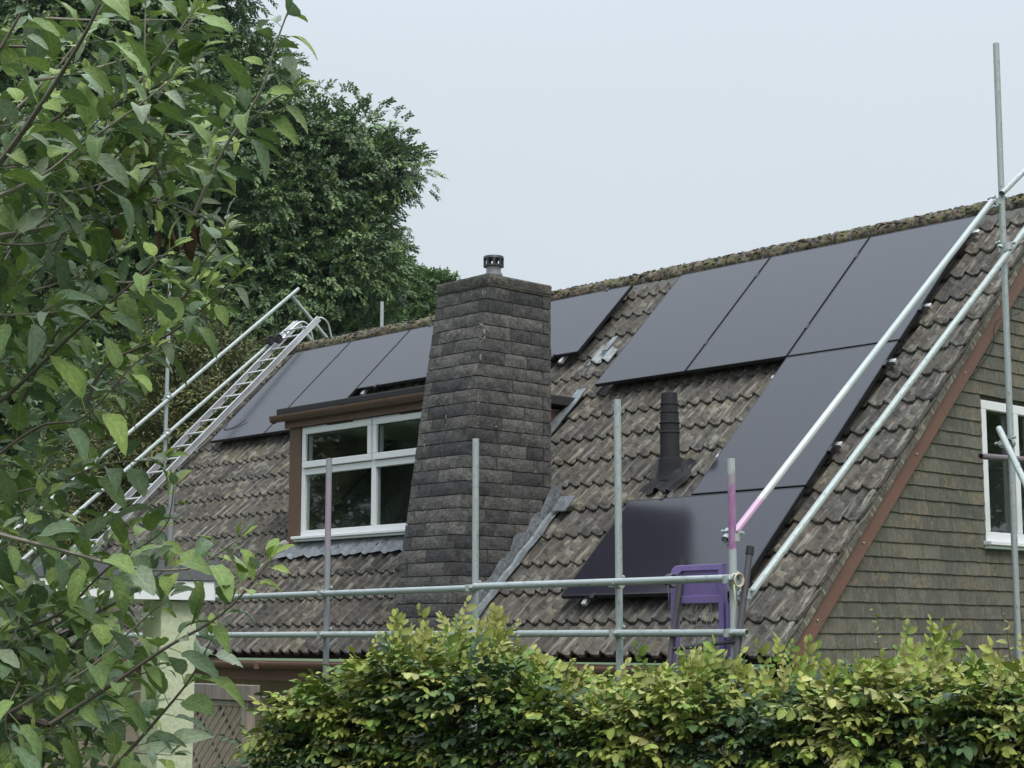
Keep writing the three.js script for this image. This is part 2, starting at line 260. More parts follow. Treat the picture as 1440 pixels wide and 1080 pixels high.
// --- ridge tiles, bedded in mortar and grown over
{
  const R = mulberry(21), n = 25, L = 11.12 / n;
  for (let k = 0; k < n; k++) {
    const r = 0.110 + 0.006 * R(), seg = 16, ln = 9, pos = [], uv = [], idx = [], o = R();
    for (let i = 0; i <= ln; i++) for (let j = 0; j <= seg; j++) {
      const a = lerp(-0.62, Math.PI + 0.62, j / seg), x = (i / ln - 0.5) * (L + 0.012), b = (fbm((k * 0.37 + i * 0.05) % 1, j / seg, 32, 16, 3, 300) - 0.5) * 0.03 + (i === ln ? 0.008 : 0), rr = r + b;
      pos.push(x, Math.sin(a) * rr, Math.cos(a) * rr * 1.12); uv.push(x + o, a * 0.12 + o * 3);
    }
    for (let i = 0; i < ln; i++) for (let j = 0; j < seg; j++) { const a = i * (seg + 1) + j; idx.push(a, a + 1, a + seg + 1, a + 1, a + seg + 2, a + seg + 1); }
    const g = new THREE.BufferGeometry(); g.setAttribute('position', new THREE.Float32BufferAttribute(pos, 3)); g.setAttribute('uv', new THREE.Float32BufferAttribute(uv, 2)); g.setIndex(idx); g.computeVertexNormals();
    const m = mesh('ridge_tile', g, M.ridge, house); m.position.set(-10.55 + (k + 0.5) * L, YO + 0.068 + 0.006 * (R() - 0.5), ZR); m.rotation.y = (R() - 0.5) * 0.02;
  }
  // cushions of moss and lichen on the ridge
  const lump = [], bm = mulberry(24);
  for (let k = 0; k < 700; k++) { const g = new THREE.IcosahedronGeometry(0.006 + 0.014 * bm() * bm(), 1), a = lerp(0.15, 2.2, bm()); wobble(g, 0.016, 300, 310 + k % 9); g.scale(1 + bm() * 1.4, 0.8, 1); const x = -10.5 + 11.0 * bm(); g.translate(x, YO + 0.068 + Math.sin(a) * 0.113, ZR + Math.cos(a) * 0.124); lump.push(boxUV(g, 1, bm(), bm())); }
  const o = mesh('moss', merge(lump), M.ridge, house); o.userData.kind = 'stuff';
  // fillet of bedding mortar below the ridge tiles
  mesh('ridge_mortar', wobble(box(-10.54, 0.54, YO - 0.09, YO + 0.03, ZR - 0.11, ZR + 0.12), 0.01, 40, 330), M.mortar, house);
}
// --- rear slope, walls, eaves
const rear = mesh('rear_roof', boxUV(new THREE.BoxGeometry(11.1, 0.07, 5.75).translate(-5.0, TILE, 2.55), 0.5), tileMats[0], house);
rear.rotation.set(TH, Math.PI, 0, 'YXZ'); rear.position.set(-10, YO, 2 * ZR);
{
  const roofY = z => YO - 0.16 + (ZR - 0.28 * 0 - Math.abs(z - ZR)) * SN / CS * 0.98 - 0.2; // underside of the roof
  mesh('front_wall', merge([box(-10.3, 0.38, 0, 2.16, 3.22, 3.42), box(-10.3, -10.1, 0, 2.16, -3.9, 3.2), box(-10.08, 0.2, 0, 2.16, -3.98, -3.8)]), M.wallTan, house);
  mesh('eaves_fascia', box(-10.5, 0.42, 2.12, 2.3, 3.62, 3.645, 0.004), M.brown, house);
  mesh('soffit', box(-10.5, 0.42, 2.12, 2.135, 3.42, 3.618), M.brown, house);
  const half = []; for (let i = 0; i <= 10; i++) { const a = Math.PI * i / 10; half.push([3.712 - Math.cos(a) * 0.058, 2.285 - Math.sin(a) * 0.058]); } for (let i = 10; i >= 0; i--) { const a = Math.PI * i / 10; half.push([3.712 - Math.cos(a) * 0.053, 2.287 - Math.sin(a) * 0.052]); }
  const gut = mesh('gutter', prism(half, -10.55, 0.5), M.brown, house);
  mesh('gutter_joint', merge([-9.2, -7.2, -5.35, -2.4].map(x => box(x - 0.03, x + 0.03, 2.222, 2.292, 3.648, 3.776, 0.004))), M.brown, gut);
}
// --- gable: wall, shingles hung course by course, window
{
  const apexY = 5.83, X = 0.40, lo = 0, eZ = 3.42, eY = 2.16, wz0 = -0.55, wz1 = 0.79, wy0 = 3.27, wy1 = 4.41;
  const s = new THREE.Shape([[-eZ, lo], [3.98, lo], [3.98, eY], [-ZR, apexY], [-eZ, eY]].map(q => new THREE.Vector2(...q)));
  s.holes.push(new THREE.Path([[-wz1, wy0], [-wz0, wy0], [-wz0, wy1], [-wz1, wy1]].map(q => new THREE.Vector2(...q))));
  const g = new THREE.ExtrudeGeometry(s, { depth: 0.2, bevelEnabled: false }); g.rotateY(Math.PI / 2); g.translate(X - 0.2, 0, 0);
  const wall = mesh('gable_wall', boxUV(g, 0.5), std(0.5, 0.5, 0.48, { map: shingleMap, roughness: 1 }), house);
  const R = mulberry(33), mats = [[1, 1, 1], [0.94, 0.95, 0.94], [1.06, 1.05, 1.0], [0.98, 1.0, 0.96], [0.9, 0.9, 0.9], [1.03, 1.0, 0.96]].map(t => std(...t, { map: shingleMap, bumpMap: shingleBump, bumpScale: 0.003, roughness: 0.97 }));
  const E = 0.1127, extra = []; let count = 0;
  for (let k = -13; k < 28; k++) {
    const yb = YO - 1.8085 - E * k, sag = (R() - 0.5) * 0.004; if (yb < 0.02) break;
    const zEnd = (-0.285 - CS * (yb + 0.13 - YO)) / SN;
    let z = Math.min(zEnd, 3.4); const zStop = Math.max(-3.9, 2 * ZR - zEnd);
    while (z > zStop + 0.02) {
      let w = 0.2 + 0.2 * R(); if (z - w < zStop + 0.06) w = z - zStop; let z0 = z - w;
      const hitsY = yb + 0.1 > wy0 - 0.06 && yb < wy1 + 0.01;
      if (hitsY && z0 < wz1 && z > wz0) { if (z > wz1 + 0.03) z0 = wz1 + 0.002; else { z = wz0 - 0.002; continue; } }
      const wd = z - z0 - 0.0016, cut = sag + (R() - 0.5) * 0.0035, top = yb + 0.15, h = 0.15 - cut;
      const sg = new THREE.BoxGeometry(0.011, h, wd, 1, 1, 3), p = sg.attributes.position; const tl = 0.0;
      for (let i = 0; i < p.count; i++) { const low = p.getY(i) < 0; if (low) p.setY(i, p.getY(i) + 0.0022 * Math.sin(p.getZ(i) * 21 + k + z * 9)); p.setX(i, p.getX(i) + (low ? 0.014 : 0) + 0.0014 * Math.sin(p.getZ(i) * 30 + z * 77)); }
      sg.translate(0, top - h / 2, (z + z0) / 2); const gg = boxUV(sg, 0.5, R(), R()); gg.translate(X + 0.012, 0, 0); gg.computeVertexNormals();
      if (yb < 1.7 || z < -0.9) extra.push(gg); else { mesh('shingle', gg, mats[Math.floor(R() * 6)], wall); count++; }
      z = z0;
    }
  }
  if (extra.length) { const o = mesh('shingles', merge(extra), mats[0], wall); o.userData.kind = 'stuff'; }
  console.log('shingles', count);
  // window in the gable
  const fz = (z0, z1, y0, y1, d = 0.035, x = X + 0.012) => box(x - 0.05, x + d - 0.035 + 0.02, y0, y1, z0, z1, 0.006);
  const win = mesh('gable_window', merge([fz(wz0, wz1, wy1 - 0.075, wy1), fz(wz0, wz1, wy0, wy0 + 0.075), fz(wz1 - 0.07, wz1, wy0 + 0.074, wy1 - 0.074), fz(wz0, wz0 + 0.07, wy0 + 0.074, wy1 - 0.074), fz(0.235, 0.305, wy0 + 0.074, wy1 - 0.074)]), M.upvc, house);
  for (const [z0, z1] of [[0.3, wz1 - 0.065], [wz0 + 0.065, 0.24]]) {
    const pane = mesh('pane', box(X - 0.03, X - 0.026, wy0 + 0.07, wy1 - 0.07, z0, z1), M.glass, win);
    mesh('gasket', merge([box(X - 0.026, X - 0.016, wy0 + 0.072, wy0 + 0.08, z0 + 0.004, z1 - 0.004), box(X - 0.026, X - 0.016, wy1 - 0.08, wy1 - 0.072, z0 + 0.004, z1 - 0.004), box(X - 0.026, X - 0.016, wy0 + 0.08, wy1 - 0.08, z0 + 0.004, z0 + 0.012), box(X - 0.026, X - 0.016, wy0 + 0.08, wy1 - 0.08, z1 - 0.012, z1 - 0.004)]), M.gasket, win);
  }
  mesh('sill', merge([box(X - 0.05, X + 0.10, wy0 - 0.035, wy0 - 0.002, wz0 - 0.04, wz1 + 0.04, 0.006), box(X - 0.05, X + 0.075, wy0 - 0.062, wy0 - 0.037, wz0 - 0.03, wz1 + 0.03, 0.004)]), M.upvc, win);
  mesh('room', merge([box(-1.6, X - 0.21, wy0 - 0.3, wy0 - 0.2, wz0 - 0.4, wz1 + 0.4), box(-1.7, -1.6, wy0 - 0.3, wy1 + 0.2, wz0 - 0.4, wz1 + 0.4), box(-1.6, X - 0.21, wy1 + 0.1, wy1 + 0.2, wz0 - 0.4, wz1 + 0.4), box(-1.6, X - 0.21, wy0 - 0.2, wy1 + 0.1, wz1 + 0.3, wz1 + 0.4), box(-1.6, X - 0.21, wy0 - 0.2, wy1 + 0.1, wz0 - 0.4, wz0 - 0.3)]), M.room, house);
  // bargeboard with undercloak strip, both slopes
  for (const back of [0, 1]) {
    const bb = mesh('bargeboard', boxUV(new RoundedBoxGeometry(0.03, 0.15, 5.36, 1, 0.004).translate(0.485, -0.327, 2.42), 0.7), M.brown, house);
    const uc = mesh('undercloak', wobble(boxUV(new THREE.BoxGeometry(0.13, 0.05, 5.42, 2, 1, 40).translate(0.478, -0.212, 2.45), 0.5), 0.008, 60, 350), M.undercloak, house);
    const vm = mesh('verge_mortar', wobble(boxUV(new THREE.BoxGeometry(0.05, 0.05, 5.42, 2, 2, 60).translate(0.505, -0.165, 2.45), 0.5), 0.014, 90, 360), M.undercloak, house);
    for (const o of [bb, uc, vm]) { o.position.y = YO; o.rotation.x = TH; if (back) { o.rotation.set(TH, Math.PI, 0, 'YXZ'); o.position.set(0.97, YO, 2 * ZR); } }
  }
  // thin black cable looping off the bargeboard
  mesh('cable', limb([V(0.47, 5.28, 0.15), V(0.52, 5.18, 0.28), V(0.53, 5.03, 0.69), V(0.52, 4.83, 0.73), V(0.48, 4.70, 0.82), V(0.45, 4.59, 0.93), V(0.43, 4.56, 1.02)], 0.0035, 0.0035, 6, 8), M.black, house);
  const nails = []; for (const v of [1.0, 1.9, 2.9, 3.9, 4.7]) { const p = onRoof(0.505, -0.33, v); nails.push(new THREE.SphereGeometry(0.008, 8, 6).translate(p.x, p.y, p.z)); } mesh('screw', merge(nails), M.alu, house);
}
// --- chimney of coursed stone, its front battered
{
  const x0 = -3.49, x1 = -2.82, zr = 2.46, top = 5.49, H = 0.1128, R = mulberry(55), zf = y => 3.21 + Math.max(0, 5.55 - y) * 0.167;
  const mats = [[0.104, 0.103, 0.102], [0.074, 0.074, 0.076], [0.134, 0.13, 0.126], [0.054, 0.054, 0.058], [0.088, 0.087, 0.087], [0.116, 0.112, 0.108]].map(c => std(...c, { map: stoneMap, bumpMap: stoneBump, bumpScale: 0.006, roughness: 0.97 }));
  const pit = 0.014;
  const core = (() => { const ys = [0, 1, 2, 3, 4, 5, top], pos = [], idx = []; ys.forEach(y => { const f = zf(y) - pit; pos.push(x0 + pit, y, zr + pit, x1 - pit, y, zr + pit, x1 - pit, y, f, x0 + pit, y, f); }); for (let k = 0; k < ys.length - 1; k++) for (let q = 0; q < 4; q++) { const a = k * 4 + q, b = k * 4 + (q + 1) % 4; idx.push(a, a + 4, b, b, a + 4, b + 4); } const t = (ys.length - 1) * 4; idx.push(t, t + 2, t + 1, t, t + 3, t + 2); const g = new THREE.BufferGeometry(); g.setAttribute('position', new THREE.Float32BufferAttribute(pos, 3)); g.setIndex(idx); const h = boxUV(g); h.computeVertexNormals(); return h; })();
  const chim = mesh('chimney', core, M.joint, house);
  // a stone: split outer face, eased edges; a = along the face, y up, the face looks to +z of its own frame
  function stone(a0, a1, y0, y1, depth, seed) {
    const r = mulberry(seed), nx = Math.max(3, Math.round((a1 - a0) / 0.06)), ny = 3, pos = [], idx = [], bev = 0.004;
    for (let j = 0; j <= ny; j++) for (let i = 0; i <= nx; i++) { const e = i === 0 || j === 0 || i === nx || j === ny; pos.push(lerp(a0, a1, i / nx) + (e ? (r() - 0.5) * 0.004 : 0), lerp(y0, y1, j / ny) + (e ? (r() - 0.5) * 0.004 : 0), e ? -bev * (0.6 + r()) : 0.001 + r() * 0.0045); }
    const b = pos.length / 3; pos.push(a0, y0, -depth, a1, y0, -depth, a1, y1, -depth, a0, y1, -depth);
    for (let j = 0; j < ny; j++) for (let i = 0; i < nx; i++) { const q = j * (nx + 1) + i; idx.push(q, q + 1, q + nx + 1, q + 1, q + nx + 2, q + nx + 1); }
    const row = j => Array.from({ length: nx + 1 }, (_, i) => j * (nx + 1) + i), bo = row(0), to = row(ny);
    const hx = Math.ceil(nx / 2); idx.push(bo[hx], b, b + 1, to[hx], b + 2, b + 3, 2 * (nx + 1), b + 3, b, 2 * (nx + 1) + nx, b + 1, b + 2);
    for (let i = 0; i < nx; i++) { idx.push(bo[i], i < nx / 2 ? b : b + 1, bo[i + 1]); idx.push(to[i], to[i + 1], i < nx / 2 ? b + 3 : b + 2); }
    for (let j = 0; j < ny; j++) { idx.push(j * (nx + 1), (j + 1) * (nx + 1), j < 2 ? b : b + 3); idx.push(j * (nx + 1) + nx, j < 2 ? b + 1 : b + 2, (j + 1) * (nx + 1) + nx); }
    const g = new THREE.BufferGeometry(); g.setAttribute('position', new THREE.Float32BufferAttribute(pos, 3)); g.setIndex(idx); return g;
  }
  let sd = 1000, low = [];
  const cut = (a, b, mn, mx) => { const out = [a]; let p = a; while (b - p > mx) { p += lerp(mn, Math.min(mx, b - p - mn * 0.8), R()); out.push(p); } out.push(b); return out; };
  for (let k = 0; k < 44; k++) {
    const y1 = top - k * H, y0 = y1 - H + 0.0075, ym = (y0 + y1) / 2, f = zf(ym), odd = k % 2, T = 0.1; if (y0 < 0.5) break;
    const put = (g, fn) => { // fn places (a, y, n) in the world; the batter follows from y
      const p = g.attributes.position; for (let i = 0; i < p.count; i++) { const q = fn(p.getX(i), p.getY(i), p.getZ(i)); const t = (q[2] - zr) / (f - zr); p.setXYZ(i, q[0], q[1], zr + t * (zf(q[1]) - zr)); }
      const gg = boxUV(g, 1, R(), R()); gg.computeVertexNormals(); const h = toCreasedNormals(gg, 0.5);
      if (ym < 2.25 || k > 32) low.push(h); else mesh('stone', h, mats[Math.floor(R() * 6)], chim);
    };
    const fr = cut(x0 + (odd ? T : 0), x1 - (odd ? T : 0), 0.15, 0.5), sd2 = cut(zr + (odd ? 0 : T), f - (odd ? 0 : T), 0.18, 0.52);
    for (let i = 0; i < fr.length - 1; i++) { const a0 = fr[i] + (i || odd ? 0.003 : 0), a1 = fr[i + 1] - (i < fr.length - 2 || odd ? 0.003 : 0); put(stone(a0, a1, y0, y1, T, sd++), (a, y, n) => [a, y, f + n]); }
    for (let i = 0; i < sd2.length - 1; i++) { const a0 = sd2[i] + 0.003, a1 = sd2[i + 1] - 0.003; put(stone(-a1, -a0, y0, y1, T, sd++), (a, y, n) => [x1 + n, y, -a]); }
    for (let i = 0; i < sd2.length - 1; i++) { const a0 = sd2[i] + 0.003, a1 = sd2[i + 1] - 0.003, g = stone(a0, a1, y0, y1, T, sd++); const p = g.attributes.position; put(g, (a, y, n) => [x0 - n, y, a]); }
    for (let i = 0; i < fr.length - 1; i++) put(stone(-fr[i + 1], -fr[i], y0, y1, T, sd++), (a, y, n) => [-a, y, zr - n]);
  }
  if (low.length) { const o = mesh('stones', merge(low), mats[4], chim); o.userData.kind = 'stuff'; }
  // cap course, weathered at the edge, and the mortar flaunching on top
  const capG = wobble(boxUV(new RoundedBoxGeometry(x1 - x0 + 0.02, 0.115, zf(top) - zr + 0.02, 3, 0.03).translate((x0 + x1) / 2, top + 0.058, (zr + zf(top)) / 2)), 0.016, 260, 370); capG.computeVertexNormals(); mesh('cap', toCreasedNormals(capG, 0.8), M.cap, chim);
  const fl = new THREE.CylinderGeometry(0.3, 0.49, 0.05, 4, 1); fl.rotateY(Math.PI / 4); fl.scale(0.92, 1, 1.06); fl.translate((x0 + x1) / 2, top + 0.118, (zr + zf(top)) / 2); mesh('flaunching', wobble(boxUV(fl), 0.02, 200, 380), M.flaunch, chim);
  // smears of pale mortar along the joints
  const sm = []; for (const [face, a, y, w, h] of [['f', 0.04, 5.45, 0.03, 0.09], ['f', 0.2, 5.44, 0.022, 0.07], ['f', 0.02, 5.16, 0.022, 0.06], ['s', 0.03, 5.05, 0.02, 0.09], ['f', 0.02, 5.02, 0.02, 0.05], ['f', 0.58, 4.98, 0.04, 0.05], ['s', 0.02, 4.84, 0.018, 0.1], ['f', 0.06, 4.7, 0.02, 0.03], ['f', 0.25, 4.62, 0.05, 0.014], ['s', 0.06, 4.5, 0.016, 0.08], ['f', 0.32, 4.4, 0.014, 0.08], ['f', 0.56, 4.16, 0.014, 0.06], ['f', 0.1, 4.05, 0.05, 0.012], ['f', 0.46, 3.56, 0.02, 0.08], ['f', 0.45, 3.62, 0.03, 0.025], ['s', 0.3, 4.28, 0.05, 0.01]]) {
    const zz = zf(y); for (let q = 0; q < 3; q++) { const g = new THREE.IcosahedronGeometry(0.5, 1), k = 0.35 + 0.4 * R(); g.scale(face === 'f' ? w * k * 1.3 : 0.008, h * k * 0.8, face === 'f' ? 0.008 : w * k * 1.3); wobble(g, 0.022, 900, 390 + q); const oa = (R() - 0.5) * w, oy = (R() - 0.5) * h; g.translate(face === 'f' ? x1 - a + oa : x1 - 0.002, y + oy, (face === 'f' ? zf(y + oy) - 0.003 : zz - a + oa)); sm.push(boxUV(g)); } }
  mesh('mortar_smear', merge(sm), M.mortar, chim);
  // steel flue terminal
  const fx = -3.14, fzz = 2.86, y0 = top + 0.135, prof = [[0.001, 0], [0.082, 0], [0.082, 0.02], [0.074, 0.028], [0.074, 0.05], [0.08, 0.056], [0.08, 0.072], [0.066, 0.08], [0.064, 0.15], [0.001, 0.15]].map(q => new THREE.Vector2(...q));
  const fluePipe = mesh('flue_terminal', toCreasedNormals(new THREE.LatheGeometry(prof, 20), 0.6).translate(fx, y0, fzz), std(0.30, 0.29, 0.31, { map: galvMap, roughness: 0.45, metalness: 0.5 }), chim);
  const cowl = [new THREE.CylinderGeometry(0.088, 0.094, 0.022, 18).translate(fx, y0 + 0.218, fzz), new THREE.CylinderGeometry(0.092, 0.092, 0.014, 18).translate(fx, y0 + 0.142, fzz)]; for (let i = 0; i < 9; i++) { const a = i / 9 * Math.PI * 2; cowl.push(new THREE.BoxGeometry(0.022, 0.07, 0.008).rotateY(-a + Math.PI / 2).translate(fx + Math.cos(a) * 0.086, y0 + 0.18, fzz + Math.sin(a) * 0.086)); }
  mesh('cowl', merge(cowl), std(0.05, 0.052, 0.052, { roughness: 0.45, metalness: 0.5 }), fluePipe).position.set(0, 0, 0);
  // lead flashing: stepped upstand on the stone, gutter strip on the tiles
  const N = 26, up = [], fr2 = mulberry(66); { const pos = [], idx = []; for (let i = 0; i <= N; i++) { const v = lerp(3.42, 5.3, i / N), p = onRoof(x1 + 0.022, -0.12, v), hgt = 0.13 + 0.09 * fbm(i / N, 0.3, 14, 4, 2, 400) + 0.045 * Math.floor((i % 4) / 2); pos.push(p.x, p.y - 0.02, p.z, p.x + 0.004 * fr2(), p.y + hgt * 0.5, p.z, p.x - 0.006, p.y + hgt, p.z + 0.006 * fr2()); } for (let i = 0; i < N; i++) for (let k = 0; k < 2; k++) { const a = i * 3 + k; idx.push(a, a + 1, a + 3, a + 1, a + 4, a + 3); } const g = new THREE.BufferGeometry(); g.setAttribute('position', new THREE.Float32BufferAttribute(pos, 3)); g.setIndex(idx); const h = boxUV(g, 2); h.computeVertexNormals(); up.push(h); }
  const strip = new THREE.PlaneGeometry(0.11, 1.9, 6, 30); strip.rotateX(-Math.PI / 2); { const p = strip.attributes.position; for (let i = 0; i < p.count; i++) { const e = p.getX(i); p.setXYZ(i, e + 0.012 * (fr2() - 0.5), (Math.abs(e) > 0.05 ? 0.012 : -0.004 + 0.008 * fr2()) + 0.005 * Math.sin(p.getZ(i) * 18), p.getZ(i)); } strip.computeVertexNormals(); strip.translate(x1 + 0.082, TILE + 0.062, 4.33); strip.rotateX(TH); strip.translate(0, YO, 0); }
  const fla = mesh('chimney_flashing', merge(up), M.lead, house); mesh('flashing_strip', boxUV(strip, 2), M.zinc, fla);
  mesh('flashing_end', merge([boxUV(wobble(new THREE.BoxGeometry(0.17, 0.01, 0.2, 6, 1, 6), 0.016, 200, 410), 2).translate(x1 + 0.14, TILE + 0.085, 3.5)]).rotateX(TH).translate(0, YO, 0), M.lead, fla);
  mesh('flashing_foot', boxUV(wobble(new THREE.BoxGeometry(0.12, 0.012, 0.4, 3, 1, 8), 0.02, 150, 411), 2).translate(x0 - 0.1, TILE + 0.075, 5.08).rotateX(TH).translate(0, YO, 0), M.zinc, fla);
}
// --- dormer with flat felt roof
{
  const zf = 2.6, xl = -6.47, xr = -3.8, ry = 4.80, back = zz => zz; // ry: top of the flat roof
  const body = mesh('dormer', merge([prism([[zf - 0.06, 3.0], [zf - 0.06, 4.68], [1.1, 4.68], [1.1, 3.0]], xl, xl + 0.08), prism([[zf - 0.06, 3.0], [zf - 0.06, 4.68], [1.1, 4.68], [1.1, 3.0]], xr - 0.08, xr)]), M.brown, house);
  mesh('dormer_room', merge([box(xl + 0.09, xr - 0.09, 4.60, 4.66, 0.4, zf - 0.09), box(xl + 0.09, xr - 0.09, 3.1, 4.6, 0.3, 0.4), box(xl + 0.09, xr - 0.09, 3.0, 3.1, 0.4, zf - 0.09)]), M.room, house);
  mesh('flat_roof', merge([box(-6.56, -3.70, ry - 0.09, ry, 0.9, 2.73, 0.008), box(-6.565, -3.695, ry - 0.035, ry + 0.03, 2.67, 2.745, 0.012)]), M.felt, body);
  mesh('fascia', box(-6.52, -3.72, ry - 0.172, ry - 0.092, 2.64, 2.668, 0.003), M.brown, body);
  mesh('soffit', box(-6.5, -3.74, ry - 0.17, ry - 0.157, zf - 0.05, 2.638), M.brown, body);
  const half = []; const gy = ry - 0.045, gz = 2.735; for (let i = 0; i <= 10; i++) { const a = Math.PI * i / 10; half.push([gz - Math.cos(a) * 0.058, gy - Math.sin(a) * 0.064]); } for (let i = 10; i >= 0; i--) { const a = Math.PI * i / 10; half.push([gz - Math.cos(a) * 0.053, gy + 0.002 - Math.sin(a) * 0.058]); }
  const gut = mesh('gutter', prism(half, -6.62, -3.74), M.post, body);
  mesh('gutter_joint', merge([-5.42, -4.72].map(x => { const h2 = []; for (let i = 0; i <= 10; i++) { const a = Math.PI * i / 10; h2.push([gz - Math.cos(a) * 0.063, gy - Math.sin(a) * 0.069]); } for (let i = 10; i >= 0; i--) { const a = Math.PI * i / 10; h2.push([gz - Math.cos(a) * 0.0585, gy - Math.sin(a) * 0.0645]); } return prism(h2, x - 0.03, x + 0.03); }).concat([prism([[gz - 0.058, gy], [gz - 0.04, gy - 0.06], [gz, gy - 0.075], [gz + 0.04, gy - 0.06], [gz + 0.058, gy]], -6.625, -6.62)])), M.post, body);
  mesh('corner_post', box(xl - 0.01, -6.285, 2.9, ry - 0.17, zf - 0.055, zf + 0.03, 0.006), M.post, body);
  // white window: frame, top-hung lights over fixed panes
  const wx = [-6.28, -5.115, -3.95], yb = 3.52, yt = 4.625, fb = (x0, x1, y0, y1, z1 = zf + 0.02, z0 = zf - 0.05, r = 0.007) => box(x0, x1, y0, y1, z0, z1, r);
  const fr = mesh('dormer_window', merge([fb(wx[0], wx[2], yt - 0.045, yt), fb(wx[0], wx[2], yb, yb + 0.055), fb(wx[0], wx[0] + 0.06, yb + 0.054, yt - 0.044), fb(wx[2] - 0.06, wx[2], yb + 0.054, yt - 0.044), fb(wx[1] - 0.035, wx[1] + 0.035, yb + 0.054, yt - 0.044, zf + 0.018), fb(wx[0] + 0.058, wx[1] - 0.033, 4.135, 4.20, zf + 0.017), fb(wx[1] + 0.033, wx[2] - 0.058, 4.135, 4.20, zf + 0.017)]), M.upvc, house);
  for (const k of [0, 1]) {
    const a = wx[k] + (k ? 0.012 : 0.035), b = wx[k + 1] - (k ? 0.035 : 0.012), z1 = zf + 0.045, y0 = 4.205, y1 = yt - 0.02;
    mesh('top_light', merge([fb(a, b, y1 - 0.06, y1, z1), fb(a, b, y0, y0 + 0.065, z1), fb(a, a + 0.06, y0 + 0.064, y1 - 0.059, z1), fb(b - 0.06, b, y0 + 0.064, y1 - 0.059, z1)]), M.upvc, fr);
    mesh('pane', box(a + 0.05, b - 0.05, y0 + 0.055, y1 - 0.05, zf + 0.005, zf + 0.009), M.glass, fr);
    mesh('pane', box(wx[k] + (k ? 0.03 : 0.055), wx[k + 1] - (k ? 0.055 : 0.03), yb + 0.05, 4.14, zf - 0.012, zf - 0.008), M.glass, fr);
    mesh('gasket', merge([box(a + 0.06, b - 0.06, y0 + 0.064, y0 + 0.07, zf + 0.009, zf + 0.02), box(a + 0.06, b - 0.06, y1 - 0.067, y1 - 0.06, zf + 0.009, zf + 0.02), box(a + 0.06, a + 0.066, y0 + 0.07, y1 - 0.067, zf + 0.009, zf + 0.02), box(b - 0.066, b - 0.06, y0 + 0.07, y1 - 0.067, zf + 0.009, zf + 0.02)]), M.gasket, fr);
    mesh('vent_slot', box(lerp(a, b, 0.35), lerp(a, b, 0.72), yt - 0.016, yt - 0.006, zf + 0.021, zf + 0.028), M.gasket, fr);
  }
  mesh('sill', merge([box(-6.36, -3.9, yb - 0.032, yb - 0.002, zf - 0.05, zf + 0.085, 0.006), box(-6.34, -3.92, yb - 0.055, yb - 0.034, zf - 0.05, zf + 0.06, 0.004)]), M.upvc, fr);
  // dressed lead apron over the tiles below the sill
  const g = new THREE.PlaneGeometry(2.95, 0.28, 120, 10); g.rotateX(-Math.PI / 2); const p = g.attributes.position, R = mulberry(71);
  for (let i = 0; i < p.count; i++) { const x = p.getX(i) - 5.06, t = (p.getZ(i) + 0.14) / 0.28, s = ((x - 0.25) / TW % 1 + 1) % 1; p.setXYZ(i, x, TILE + 0.055 + wave(s) * t * 0.3 + 0.024 * (fbm((x + 8) / 4, t, 40, 6, 3, 420) - 0.5), 3.83 + (t - 0.5) * 0.28 + (t > 0.9 ? 0.02 * Math.sin(x * 21) : 0)); }
  g.computeVertexNormals(); g.rotateX(TH); g.translate(0, YO, 0); mesh('lead_apron', boxUV(g, 2), M.lead, body);
  // right cheek: strip of lead down the slope and a dab of mortar at the left foot
  mesh('cheek_flashing', boxUV(wobble(new THREE.BoxGeometry(0.13, 0.012, 2.0, 3, 1, 24), 0.012, 60, 430), 2).translate(xr + 0.09, TILE + 0.07, 2.72).rotateX(TH).translate(0, YO, 0), M.zinc, body);
  mesh('mortar_dab', wobble(boxUV(new THREE.IcosahedronGeometry(0.06, 2)), 0.04, 120, 440).translate(-6.5, 3.43, zf + 0.06), M.mortar, body);
}
